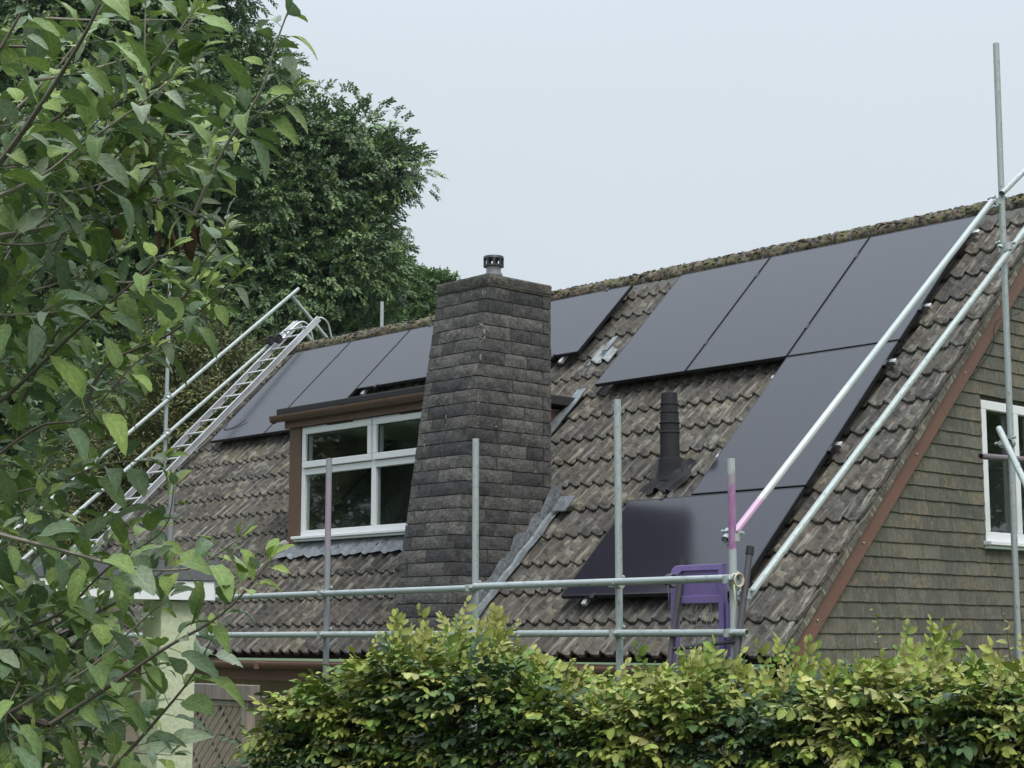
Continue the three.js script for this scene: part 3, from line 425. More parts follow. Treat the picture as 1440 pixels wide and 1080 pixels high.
// --- vent pipe with rubber flashing, and the galvanised bracket
{
  const p = onRoof(-1.684, TILE + 0.02, 3.19), pr = [[0.001, 0.0], [0.074, 0], [0.073, 0.36], [0.078, 0.362], [0.078, 0.372], [0.072, 0.376], [0.072, 0.44], [0.079, 0.443], [0.079, 0.452], [0.07, 0.456], [0.068, 0.53], [0.073, 0.532], [0.073, 0.54], [0.066, 0.542], [0.065, 0.6], [0.07, 0.602], [0.07, 0.61], [0.063, 0.612], [0.06, 0.7], [0.052, 0.7], [0.052, 0.62], [0.001, 0.62]].map(q => new THREE.Vector2(...q));
  const pipe = mesh('vent_pipe', toCreasedNormals(new THREE.LatheGeometry(pr, 22), 0.6).scale(1.12, 1, 1.12).translate(p.x, p.y + 0.02, p.z), M.black, house);
  const boot = new THREE.LatheGeometry([[0.086, 0.17], [0.094, 0.165], [0.096, 0.08], [0.1, 0.03], [0.108, 0.0], [0.115, -0.02]].map(q => new THREE.Vector2(...q)), 22); boot.translate(p.x, p.y, p.z); mesh('boot', boot, M.blackRubber, pipe);
  const ring = new THREE.TorusGeometry(0.125, 0.012, 8, 24); ring.rotateX(Math.PI / 2); ring.rotateX(TH * 0.9); ring.translate(p.x, p.y - 0.0, p.z + 0.02); mesh('collar', ring, M.blackRubber, pipe);
  const g = new THREE.PlaneGeometry(0.4, 0.4, 40, 12); g.rotateX(-Math.PI / 2); const q = g.attributes.position;
  for (let i = 0; i < q.count; i++) { const u = q.getX(i) - 1.66, v = q.getZ(i) + 3.2, s = ((u - 0.25) / TW % 1 + 1) % 1, dr = Math.hypot(u + 1.684, v - 3.19); q.setXYZ(i, u + 0.03 * Math.sin(v * 20), TILE + 0.062 + wave(s) * sstep(0.08, 0.22, dr) + 0.03 * sstep(0.16, 0.05, dr), v + 0.02 * Math.sin(u * 24)); }
  g.computeVertexNormals(); g.rotateX(TH); g.translate(0, YO, 0); mesh('flashing', boxUV(g, 2), M.blackRubber, pipe);
  const z = new THREE.PlaneGeometry(0.3, 0.2, 30, 6); z.rotateX(-Math.PI / 2); const w = z.attributes.position;
  for (let i = 0; i < w.count; i++) { const u = w.getX(i) - 3.86, v = w.getZ(i) + 1.13, s = ((u - 0.25) / TW % 1 + 1) % 1; w.setXYZ(i, u, TILE + 0.05 + wave(s) * 1.1, v); }
  z.computeVertexNormals(); z.rotateX(TH); z.translate(0, YO, 0); const br = mesh('roof_bracket', boxUV(z, 2), M.zinc, house);
  mesh('strap', merge([box(-0.035, 0.035, 0, 0.008, -0.17, 0.06, 0.002)]).translate(-3.83, TILE + 0.075, 1.03).rotateX(TH).translate(0, YO, 0), M.zinc, br);
}

// ------------------------------------------------------------------ solar panels and their rails
for (const [u0, v0, w, h, label, wide] of PANELS) {
  const p = onRoof(u0, 0, v0 + h), t = thing('solar_panel', label, 'solar panel', [p.x, p.y, p.z], 'solar panels on the roof slope'); t.rotation.x = TH; // origin: lower corner, x across, -z up the slope
  const F = 0.012, D = 0.035;
  mesh('frame', merge([box(0, w, -D, 0, -F, 0, 0.0015), box(0, w, -D, 0, -h, -h + F, 0.0015), box(0, F, -D, 0, -h + F, -F, 0.0015), box(w - F, w, -D, 0, -h + F, -F, 0.0015)]), M.panelFrame, t);
  mesh('glass', box(F, w - F, -0.007, -0.0012, -h + F, -F), M.panelGlass, t);
  mesh('back_sheet', box(F, w - F, -0.013, -0.009, -h + F, -F), M.black, t);
  const side = wide ? [[0.3, 0], [0.75, 0]] : [[0, -0.5], [0, -1.36]];
  for (const q of wide ? [[w * 0.2, 0.006], [w * 0.8, 0.006], [w * 0.2, -h - 0.006], [w * 0.8, -h - 0.006]] : [[w + 0.01, -0.42], [w + 0.01, -h + 0.3]]) mesh('clamp', box(q[0] - 0.018, q[0] + 0.018, -0.03, 0.0045, q[1] - 0.03, q[1] + 0.03, 0.002), M.panelFrame, t);
}
{
  const rails = [];
  const rail = (u0, u1, v, n) => rails.push([u0, u1, v, v, n]), down = (u, v0, v1, n) => rails.push([u, u, v0, v1, n]);
  rail(-3.5, 0.05, 0.2, 'upper mounting rail under the three tall panels by the ridge'); rail(-3.5, 0.035, 1.27, 'lower mounting rail under the three tall panels by the ridge'); rail(-1.2, 0.04, 2.02, 'upper mounting rail under the middle panel by the guard rail'); rail(-1.2, 0.03, 3.06, 'lower mounting rail under the middle panel by the guard rail');
  down(-0.35, 3.62, 4.74, 'mounting rail under the lowest panel on its gable side'); down(-1.53, 3.62, 4.78, 'mounting rail under the lowest panel, its end showing below the edge');
  rail(-10.06, -7.7, 0.35, 'upper mounting rail under the two panels by the ladder'); rail(-10.06, -7.7, 1.4, 'lower mounting rail under the two panels by the ladder');
  down(-7.6, 0.03, 1.185, 'mounting rail end showing above the dormer roof'); down(-6.2, 0.03, 1.16, 'mounting rail under the wide panel left of the chimney'); down(-5.5, 0.03, 1.15, 'mounting rail behind the chimney under the wide panel'); down(-4.36, 0.03, 1.2, 'mounting rail end showing under the wide panel beside the chimney');
  for (const [u0, u1, v0, v1, label] of rails) {
    const along = u0 === u1, L = along ? v1 - v0 : u1 - u0, p = onRoof(u0, -0.075, v0), t = thing('mounting_rail', label, 'mounting rail', [p.x, p.y, p.z], 'mounting rails under the panels'); t.rotation.x = TH;
    mesh('rail', along ? merge([box(-0.02, 0.02, 0, 0.039, 0, L, 0.002)]) : merge([box(0, L, 0, 0.039, -0.02, 0.02, 0.002)]), M.alu, t);
    mesh('end_clamp', along ? box(-0.022, 0.022, 0.008, 0.036, L, L + 0.014, 0.003) : box(L, L + 0.012, 0.0, 0.037, -0.022, 0.022, 0.003), M.alu, t);
    for (let q = 0.35; q < L; q += 0.9) mesh('roof_hook', along ? box(-0.015, 0.015, -0.035, -0.001, q - 0.02, q + 0.02, 0.002) : box(q - 0.02, q + 0.02, -0.035, -0.001, -0.015, 0.015, 0.002), M.alu, t);
  }
}
{ // loose black cable tail lying on the first panel
  const c = thing('cable', 'loose black cable tail lying on the solar panel beside the roof ladder', 'cable', [0, 0, 0]);
  const P = (u, o, v) => onRoof(u, o, v); mesh('cable_run', limb([P(-10.1, -0.05, 1.25), P(-10.06, 0.02, 1.42), P(-9.98, 0.012, 1.55), P(-9.85, 0.008, 1.58), P(-9.7, 0.008, 1.54), P(-9.58, 0.02, 1.46)], 0.005, 0.004, 6, 6), M.black, c);
}

// ------------------------------------------------------------------ scaffolding
function painted(ranges, base) { // a tube's own paint: bands of pink over zinc, ragged at the edges; v in metres along the tube
  return tex(64, 1024, (u, v, c) => { const k = 0.9 + 0.2 * (fbm(u, v, 6, 60, 3, 500) - 0.5); set(c, base[0] * k, base[1] * k, base[2] * k); const m = v * 6; for (const [a, b, col] of ranges) { const e = 0.10 * (fbm(u, v, 5, 40, 3, 505) - 0.5); const q = sstep(a - 0.006, a + 0.006, m + e) * sstep(b + 0.006, b - 0.006, m + e) * (0.78 + 0.22 * sstep(0.35, 0.5, fbm(u, v, 10, 120, 3, 510))); mixc(c, ...col, q); } });
}
function paintMat(ranges, base = [0.42, 0.465, 0.46]) { const t = painted(ranges, base); t.repeat.set(1, 0.2667); return std(1, 1, 1, { map: t, roughness: 0.5, metalness: 0.15 }); } // tube uv is length/1.6: one repeat is 6 m
function couplerGeo(p, dirA, dirB) { // right-angle coupler: two collars, body, two bolts
  const list = [], q = d => new THREE.Quaternion().setFromUnitVectors(V(0, 1, 0), d.clone().normalize());
  const n = dirA.clone().cross(dirB).normalize();
  for (const [d, s] of [[dirA, -1], [dirB, 1]]) { const c = n.clone().multiplyScalar(s * 0.027).add(p); list.push(new THREE.CylinderGeometry(0.033, 0.033, 0.05, 14, 1, true).applyQuaternion(q(d)).translate(c.x, c.y, c.z)); const o = (d === dirA ? dirB : dirA).clone().normalize(), e = c.clone().addScaledVector(o, 0.042); list.push(new THREE.BoxGeometry(0.03, 0.032, 0.03).applyQuaternion(q(d)).translate(e.x, e.y, e.z)); list.push(rod(e, e.clone().addScaledVector(n, s * 0.05), 0.007, 0.007, 6)); list.push(rod(e.clone().addScaledVector(n, s * 0.028), e.clone().addScaledVector(n, s * 0.045), 0.013, 0.013, 6)); const f = c.clone().addScaledVector(o, -0.04); list.push(new THREE.BoxGeometry(0.018, 0.03, 0.024).applyQuaternion(q(d)).translate(f.x, f.y, f.z)); }
  list.push(new THREE.SphereGeometry(0.024, 8, 6).translate(p.x, p.y, p.z)); return merge(list.map(g => g.index ? g.toNonIndexed() : g));
}
const UP = V(0, 1, 0), AX = V(1, 0, 0);
{
  const s = thing('scaffold', 'galvanised tube scaffold along the eaves with sloping guard rails beside the shingled gable', 'scaffold', [-2, 0, 4.7]); const o = V(-2, 0, 4.7);
  const T = (n, a, b, m, r) => mesh(n, tubeGeo(a.clone().sub(o), b.clone().sub(o), r), m, s), K = (p, a, b) => mesh('coupler', couplerGeo(p.clone().sub(o), a, b), M.coupler, s), base = (x, z, y = 0) => mesh('base_plate', box(x - 0.075 - o.x, x + 0.075 - o.x, y, y + 0.012, z - 0.075 - o.z, z + 0.075 - o.z), M.galvDull, s);
  const posts = [[-5.378, 3.92, M.galvDull], [-3.07, 3.92, paintMat([[3.2, 3.75, [0.30, 0.24, 0.29]]], [0.27, 0.28, 0.30])], [-1.322, 3.93, M.galv], [0.089, 4.073, M.galv], [1.056, 3.605, paintMat([[3.02, 3.42, [0.31, 0.135, 0.29]], [3.42, 3.5, [0.30, 0.24, 0.29]]])]];
  for (const [x, y, m] of posts) { T('standard', V(x, 0.01, 4.7), V(x, y, 4.7), m); base(x, 4.7); }
  T('ledger', V(-6.4, 2.835, 4.752), V(-1.2, 2.852, 4.752), M.galv); T('ledger', V(-1.21, 2.862, 4.805), V(1.115, 2.862, 4.755), M.galv); T('ledger', V(-6.4, 2.528, 4.752), V(1.2, 2.53, 4.752), M.galvWhite); T('ledger', V(-6.4, 0.9, 4.752), V(1.2, 0.9, 4.752), M.galvDull);
  for (const [x] of posts) for (const y of [2.855, 2.53, 0.9]) K(V(x, y, 4.726), UP, AX);
  // inner row under the deck, hidden low behind the hedge
  for (const x of [-5.3, -1.3, 1.05]) { T('transom', V(x + 0.06, 0.95, 3.9), V(x + 0.06, 0.95, 4.85), M.galvDull); T('standard', V(x, 0.01, 3.95), V(x, 1.2, 3.95), M.galvDull); base(x, 3.95); }
  // guard rails up the verge
  const d1 = V(0, 2.67, -3.14).normalize();
  T('guard_rail', V(1.006, 3.10, 4.675), V(1.006, 5.83, 1.455), paintMat([[0, 0.42, [0.48, 0.30, 0.43]], [0.42, 1.7, [0.46, 0.47, 0.46]]]));
  T('guard_rail', V(1.106, 2.70, 4.68), V(1.106, 6.25, 0.42), M.galvWhite);
  K(V(1.03, 3.115, 4.68), UP, d1); K(V(1.08, 2.76, 4.65), UP, d1);
  T('standard', V(1.03, 0.01, 1.415), V(1.082, 7.08, 1.43), M.galv); base(1.03, 1.415); K(V(1.03, 5.82, 1.43), UP, d1); K(V(1.08, 5.46, 1.43), UP, d1);
  T('brace', V(1.1, 5.87, 1.47), V(1.1, 6.62, 0.41), M.galv);
  T('ledger', V(0.75, 3.885, 1.345), V(0.75, 3.96, -1.2), M.mauveTube); T('brace', V(1.04, 4.06, 1.55), V(1.5, 3.42, 1.85), M.galvWhite); K(V(1.05, 3.95, 1.46), UP, V(0, 0, 1));
  T('standard', V(1.03, 0.01, -1.1), V(1.03, 6.6, -1.1), M.galv); base(1.03, -1.1);
}
{
  const o = V(-10.9, 0, 1.36), s = thing('scaffold', 'galvanised tube scaffold with double guard rails beyond the roof ladder', 'scaffold', [o.x, 0, o.z]);
  const T = (n, a, b, m) => mesh(n, tubeGeo(a.clone().sub(o), b.clone().sub(o)), m, s), K = (p, a, b) => mesh('coupler', couplerGeo(p.clone().sub(o), a, b), M.coupler, s);
  const d = V(0, -3, 3.44).normalize();
  T('standard', V(-10.9, 0.01, 1.36), V(-10.9, 7.01, 1.36), M.galv); T('standard', V(-10.9, 0.01, 4.3), V(-10.9, 3.6, 4.3), M.galv); T('standard', V(-10.9, 0.01, -3.6), V(-10.9, 5.2, -3.6), M.galv);
  T('guard_rail', V(-10.85, 7.2, -0.625), V(-10.85, 2.85, 4.45), M.galvWhite); T('guard_rail', V(-10.85, 6.72, -0.565), V(-10.85, 2.40, 4.45), M.galvWhite);
  T('guard_rail', V(-10.95, 7.12, -0.57), V(-10.95, 4.45, -3.75), M.galvWhite); T('guard_rail', V(-10.95, 6.72, -0.72), V(-10.95, 4.0, -3.75), M.galvWhite);
  K(V(-10.875, 5.52, 1.36), UP, d); K(V(-10.875, 5.06, 1.36), UP, d); K(V(-10.9, 6.7, -0.6), V(0, 1, 1), d);
  T('standard', V(-10.2, 0.01, -1.55), V(-10.2, 7.05, -1.55), M.galvWhite);
  for (const z of [1.36, 4.3, -3.6]) mesh('base_plate', box(-0.075, 0.075, 0, 0.012, z - o.z - 0.075, z - o.z + 0.075), M.galvDull, s);
}
// purple gate in the guard rail
{
  const g = thing('safety_gate', 'purple metal safety gate with wire mesh hung on the scaffold', 'gate', [0.72, 2.02, 4.62]), X0 = -0.215, X1 = 0.215;
  const fr = new THREE.Shape(); const w0 = X0, w1 = X1, h0 = 0, h1 = 0.935, r = 0.07; fr.moveTo(w0, h0); fr.lineTo(w1, h0); fr.lineTo(w1, h1); fr.lineTo(w0 + r, h1); fr.quadraticCurveTo(w0, h1, w0, h1 - r); fr.closePath();
  fr.holes.push(new THREE.Path([[w0 + 0.034, 0.04], [w1 - 0.034, 0.04], [w1 - 0.034, 0.70], [w0 + 0.034, 0.70]].map(q => new THREE.Vector2(...q)))); fr.holes.push(new THREE.Path([[w0 + 0.05, 0.74], [w1 - 0.03, 0.74], [w1 - 0.03, 0.905], [w0 + 0.09, 0.905], [w0 + 0.05, 0.87]].map(q => new THREE.Vector2(...q))));
  mesh('frame', boxUV(new THREE.ExtrudeGeometry(fr, { depth: 0.035, bevelEnabled: true, bevelSize: 0.004, bevelThickness: 0.004, bevelSegments: 2 })), M.purple, g);
  mesh('panel', box(X0 + 0.045, X1 - 0.026, 0.735, 0.91, 0.012, 0.018), M.purple, g);
  const wires = []; for (let i = 1; i < 9; i++) wires.push(rod(V(lerp(X0 + 0.03, X1 - 0.03, i / 9), 0.03, 0.018), V(lerp(X0 + 0.03, X1 - 0.03, i / 9), 0.71, 0.018), 0.0022, 0.0022, 5)); for (let i = 1; i < 10; i++) wires.push(rod(V(X0 + 0.03, i * 0.07, 0.022), V(X1 - 0.03, i * 0.07, 0.022), 0.0022, 0.0022, 5)); mesh('wire_mesh', merge(wires), M.galvDull, g);
  mesh('hinge_post', tubeGeo(V(0.25, -2.0, 0.02), V(0.25, 0.70, 0.02), 0.02), M.purple, g);
  const hp = thing('gate_post', 'pale steel post beside the purple safety gate', 'post', [1.0, 0.01, 4.6]); mesh('pole', tubeGeo(V(0, 0, 0), V(0, 2.6, 0), 0.02), M.galvWhite, hp); mesh('foot', box(-0.05, 0.05, -0.01, 0.01, -0.05, 0.05), M.galvDull, hp);
}
// access ladder, its two dark stiles tied to the ledger
{
  const l = thing('access_ladder', 'dark metal ladder tied to the scaffold ledger, its capped stiles passing the purple gate', 'ladder', [0.9, 0, 4.95]);
  const a = [V(-0.27, 0.02, 0.4), V(-0.327, 2.965, -0.335)], b = [V(0.262, 0.02, 0.4), V(0.222, 3.03, -0.335)];
  for (const [p, q] of [a, b]) { mesh('stile', rod(p, q, 0.021, 0.021, 12), M.stile, l); const d = q.clone().sub(p).normalize(); mesh('cap', rod(q.clone().addScaledVector(d, -0.02), q.clone().addScaledVector(d, 0.03), 0.027, 0.024, 12), M.black, l); }
  for (let k = 1; k < 10; k++) mesh('rung', rod(a[0].clone().lerp(a[1], k / 11), b[0].clone().lerp(b[1], k / 11), 0.013, 0.013, 8), M.stile, l);
  for (const [x, y, name] of [[0.578, 2.86, 'rope lashing on the ladder stile beside the purple gate'], [1.115, 2.85, 'pale rope lashing at the end of the ledger']]) {
    const t = thing('rope_lashing', name, 'rope', [x, y, 4.7]); const turns = []; for (let k = 0; k < 3; k++) turns.push(new THREE.TorusGeometry(0.04, 0.006, 6, 22).rotateY(0.9 + k * 0.3).rotateX(0.3 * k - 0.2).translate((k - 1) * 0.012, 0, 0.03)); turns.push(limb([V(0.02, -0.03, 0.09), V(0.035, -0.1, 0.1), V(0.03, -0.17, 0.09)], 0.005, 0.004, 6)); mesh('rope', merge(turns), x > 1 ? M.rope : M.stile, t);
  }
}
// aluminium roof ladder hooked over the ridge
{
  const p = onRoof(-10.48, -0.015, 4.0), l = thing('roof_ladder', 'aluminium roof ladder lying on the tiles and hooked over the ridge', 'ladder', [p.x, p.y, p.z]); l.rotation.x = TH; // local: -z up the slope
  for (const x of [-0.225, 0.225]) {
    mesh('stile', merge([box(x - 0.013, x + 0.013, 0, 0.07, -4.76, 0, 0.003), box(x - 0.02, x + 0.02, 0.0, 0.006, -4.76, 0), box(x - 0.02, x + 0.02, 0.066, 0.0725, -4.76, 0)]), M.alu, l);
    mesh('ridge_hook', limb([V(x * 0.9, 0.05, -4.3), V(x * 0.9, 0.05, -4.66), V(x * 0.9, 0.02, -4.8), V(x * 0.9, -0.09, -4.85), V(x * 0.9, -0.3, -4.76), V(x * 0.9, -0.52, -4.66), V(x * 0.9, -0.74, -4.57)], 0.013, 0.013, 10, 6), M.alu, l);
  }
  for (let k = 0; k < 18; k++) mesh('rung', box(-0.212, 0.212, 0.028, 0.05, -0.16 - k * 0.25 - 0.014, -0.16 - k * 0.25 + 0.014, 0.006), M.alu, l);
  mesh('hook_bar', rod(V(-0.24, 0.09, -4.5), V(0.24, 0.09, -4.5), 0.014), M.alu, l); mesh('hook_bar', rod(V(-0.2, -0.7, -4.59), V(0.2, -0.7, -4.59), 0.014), M.alu, l);
  for (const x of [-0.3, -0.12]) mesh('wheel', merge([new THREE.TorusGeometry(0.05, 0.02, 8, 18).rotateY(Math.PI / 2).translate(x, 0.12, -4.28), new THREE.CylinderGeometry(0.03, 0.03, 0.04, 12).rotateZ(Math.PI / 2).translate(x, 0.12, -4.28)]), M.black, l);
}

// ------------------------------------------------------------------ porch and trellis
{
  const t = thing('porch', 'pale green rendered porch with grey felt roof and white fascia, behind the apple tree', 'porch', [-3.6, 0, 7.4]); const ox = -3.6, oz = 7.4, b = (x0, x1, y0, y1, z0, z1, r, s) => box(x0 - ox, x1 - ox, y0, y1, z0 - oz, z1 - oz, r, s);
  mesh('pier', b(-2.9, -2.65, 0, 2.76, 6.17, 6.46, 0.008), M.wallGreen, t); mesh('pier', b(-3.02, -2.65, 0, 2.76, 9.4, 9.7, 0.008), M.wallGreen, t); mesh('pier', b(-5.2, -4.83, 0, 2.76, 9.4, 9.7, 0.008), M.wallGreen, t); mesh('pier', b(-5.2, -4.83, 0, 2.76, 6.17, 6.46, 0.008), M.wallGreen, t);
  mesh('low_wall', b(-2.98, -2.69, 0, 0.9, 6.46, 9.4), M.wallGreen, t);
  mesh('fascia', b(-2.6, -2.572, 2.765, 2.9, 6.08, 9.9, 0.003), M.upvc, t); mesh('fascia', b(-5.4, -2.602, 2.765, 2.9, 9.872, 9.9, 0.003), M.upvc, t); mesh('fascia', b(-5.4, -2.602, 2.765, 2.9, 6.05, 6.078, 0.003), M.upvc, t);
  const poly = [[6.03, 2.905], [9.93, 2.905], [9.9, 2.95], [6.06, 3.055]]; const g = prism(poly, -5.42, -2.56); g.translate(-ox, 0, -oz); mesh('felt_roof', g, M.greyFelt, t);
  mesh('ceiling', b(-5.38, -2.605, 2.765, 2.78, 6.08, 9.87), M.upvc, t); mesh('roof_deck', b(-5.38, -2.606, 2.79, 2.9, 6.085, 9.868), M.trellis, t);
}
{
  const t = thing('trellis', 'weathered diagonal wooden trellis panel against the house below the gutter', 'trellis', [-5.55, 0.3, 4.05]); const W = 0.9, Hh = 1.6;
  mesh('rail', box(-W / 2 - 0.06, W / 2 + 0.1, Hh, Hh + 0.05, -0.03, 0.04, 0.005), M.trellis, t); mesh('rail', box(-W / 2, W / 2, 0, 0.04, -0.02, 0.03, 0.005), M.trellis, t); mesh('cap_board', box(-W / 2 - 0.1, W / 2 + 0.15, Hh + 0.055, Hh + 0.19, -0.05, 0.06, 0.005), std(0.27, 0.235, 0.215, { map: woodMap, roughness: 0.95 }), t);
  mesh('post', box(W / 2 + 0.002, W / 2 + 0.09, -0.3, Hh, -0.045, 0.045, 0.006), M.trellis, t); mesh('post', box(-W / 2 - 0.09, -W / 2 - 0.002, -0.3, Hh, -0.045, 0.045, 0.006), M.trellis, t);
  for (const dir of [1, -1]) for (let c = -Hh; c < W; c += dir > 0 ? 0.105 : 0.42) { // diagonal laths clipped to the frame
    const f = y => -W / 2 + c + y; let y0 = Math.max(0.02, -c), y1 = Math.min(Hh, W - c); if (y1 - y0 < 0.05) continue; const s = dir, a = V(s * f(y0), y0, dir > 0 ? 0.026 : 0.002), b2 = V(s * f(y1), y1, dir > 0 ? 0.026 : 0.002), L = a.distanceTo(b2); const g = new THREE.BoxGeometry(0.034, L, 0.008); g.rotateZ(-s * Math.PI / 4); g.translate((a.x + b2.x) / 2, (a.y + b2.y) / 2, a.z); mesh('slat', boxUV(g, 2), M.trellis, t);
  }
}

// ------------------------------------------------------------------ leaves
function leafGeo(L, W, fold, curl, twist, seed, tip = 1.25, seg = 6, stalk = 0.2) { // base at the origin, grows along +z, upper side +y
  const R = mulberry(seed), pos = [], uv = [], idx = [], st = L * stalk;
  for (let i = 0; i <= seg; i++) {
    const t = i / seg, hw = W / 2 * Math.pow(Math.sin(Math.PI * Math.pow(t, 0.86)), 0.66) * (t > 0.5 ? 1 - 0.18 * (t - 0.5) * tip : 1) + 0.0004, bend = curl * t * t, z = st + L * t * (1 - 0.15 * Math.abs(curl) * t), y = -L * bend, tw = twist * t;
    for (const s of [-1, 0, 1]) { const e = s ? ((i % 2 ? 0.012 : -0.012) + (R() - 0.5) * 0.035) * W * (i > 0 && i < seg ? 1 : 0) : 0, x = s * (hw + e) * Math.cos(fold), dy = Math.abs(s) * hw * Math.sin(fold) + (s ? (R() - 0.5) * W * 0.1 : 0); pos.push(x * Math.cos(tw) - dy * Math.sin(tw), y + dy * Math.cos(tw) + x * Math.sin(tw), z); uv.push(0.5 + s * 0.48, t); }
  }
  for (let i = 0; i < seg; i++) for (const k of [0, 1]) { const a = i * 3 + k; idx.push(a, a + 3, a + 1, a + 1, a + 3, a + 4); }
  const b = pos.length / 3, w = L * 0.011; pos.push(-w, 0, 0, w, 0, 0, -w, 0, st, w, 0, st, 0, w * 1.5, 0, 0, w * 1.5, st); for (let k = 0; k < 6; k++) uv.push(0.5, 0.1); idx.push(b, b + 2, b + 1, b + 1, b + 2, b + 3, b, b + 4, b + 2, b + 4, b + 5, b + 2, b + 1, b + 3, b + 4, b + 4, b + 3, b + 5);
  const g = new THREE.BufferGeometry(); g.setAttribute('position', new THREE.Float32BufferAttribute(pos, 3)); g.setAttribute('uv', new THREE.Float32BufferAttribute(uv, 2)); g.setIndex(idx); g.computeVertexNormals(); return g;
}
const leafMat = (r, g, b, map, o = {}) => phy(r, g, b, { map, bumpMap: leafBump, bumpScale: 0.0014, roughness: 0.68, transmission: 0.3, thickness: 0, ior: 1.4, specularIntensity: 0.6, ...o });
function aim(dir, up, roll = 0) { // rotation that turns +z to dir and keeps +y near up
  const z = dir.clone().normalize(), x = up.clone().cross(z); if (x.lengthSq() < 1e-4) x.set(1, 0, 0); x.normalize(); const y = z.clone().cross(x); return new THREE.Quaternion().setFromRotationMatrix(new THREE.Matrix4().makeBasis(x, y, z)).multiply(new THREE.Quaternion().setFromAxisAngle(V(0, 0, 1), roll));
}

// ------------------------------------------------------------------ apple tree in the foreground
// twigs: thickness in mm, then points in the tree's own frame
const TWIGS = [
  [9, 1.02, 2.55, 0.79, 1.11, 2.65, 0.81, 1.25, 2.82, 0.88, 1.34, 2.94, 0.95, 1.36, 3.01, 0.96],
  [6, 0.98, 2.6, 0.6, 1.14, 2.67, 0.61, 1.24, 2.72, 0.67, 1.36, 2.78, 0.73, 1.45, 2.85, 0.74],
  [6, 1.41, 2.68, 0.21, 1.5, 2.84, 0.28, 1.59, 2.95, 0.35, 1.63, 3.07, 0.37, 1.67, 3.18, 0.38],
  [6, 1.33, 2.74, 0.11, 1.31, 2.82, 0.23, 1.29, 2.95, 0.25, 1.29, 3.18, 0.28],
  [14, 0.72, 2.65, 0.0, 0.96, 2.69, 0.01, 1.16, 2.72, 0.06, 1.31, 2.74, 0.11, 1.41, 2.69, 0.16],
  [5, 1.21, 2.72, 0.11, 1.15, 2.76, 0.22, 1.14, 2.86, 0.23, 1.14, 2.91, 0.24],
  [5, 1.08, 2.92, 0.75, 1.12, 2.99, 0.76, 1.15, 3.04, 0.77],
  [7, 0.86, 2.15, 0.23, 0.96, 2.21, 0.24, 1.06, 2.3, 0.25, 1.18, 2.39, 0.32, 1.3, 2.47, 0.38, 1.39, 2.55, 0.39],
  [6, 1.14, 2.21, 0.14, 1.19, 2.31, 0.15, 1.35, 2.39, 0.16, 1.45, 2.45, 0.22, 1.52, 2.5, 0.28],
  [5, 1.3, 2.48, -0.02, 1.35, 2.52, -0.02, 1.4, 2.61, -0.01, 1.46, 2.68, 0.0],
  [5, 0.97, 2.03, 0.41, 1.12, 2.13, 0.43, 1.2, 2.14, 0.43, 1.33, 2.27, 0.45, 1.37, 2.3, 0.45],
  [7, 0.95, 1.9, 0.5, 1.1, 1.86, 0.49, 1.18, 1.84, 0.49, 1.34, 1.8, 0.48, 1.48, 1.8, 0.48, 1.58, 1.86, 0.49],
  [6, 1.02, 1.46, 0.33, 1.12, 1.52, 0.34, 1.22, 1.57, 0.35, 1.31, 1.65, 0.36, 1.4, 1.73, 0.37],
  [7, 1.16, 1.45, 0.43, 1.3, 1.54, 0.44, 1.42, 1.62, 0.46, 1.54, 1.69, 0.47, 1.62, 1.77, 0.48, 1.65, 1.81, 0.48],
  [6, 1.24, 1.32, 0.21, 1.35, 1.44, 0.23, 1.44, 1.55, 0.24, 1.49, 1.64, 0.26],
  [5, 0.93, 1.64, 0.15, 1.1, 1.7, 0.16, 1.22, 1.81, 0.18, 1.36, 1.91, 0.19, 1.38, 2.0, 0.21],
  [5, 0.9, 2.0, 0.0, 1.03, 2.03, 0.01, 1.17, 2.08, 0.02, 1.31, 2.09, 0.02],
  [5, 1.14, 1.69, 0.06, 1.27, 1.76, 0.07, 1.34, 1.81, 0.08],
  [4, 1.52, 2.86, 0.28, 1.62, 2.95, 0.3, 1.66, 2.97, 0.3],
  [4, 1.15, 1.55, 0.65, 1.12, 1.47, 0.64, 1.13, 1.4, 0.62],
];
const YAW = 46.86 * Math.PI / 180;
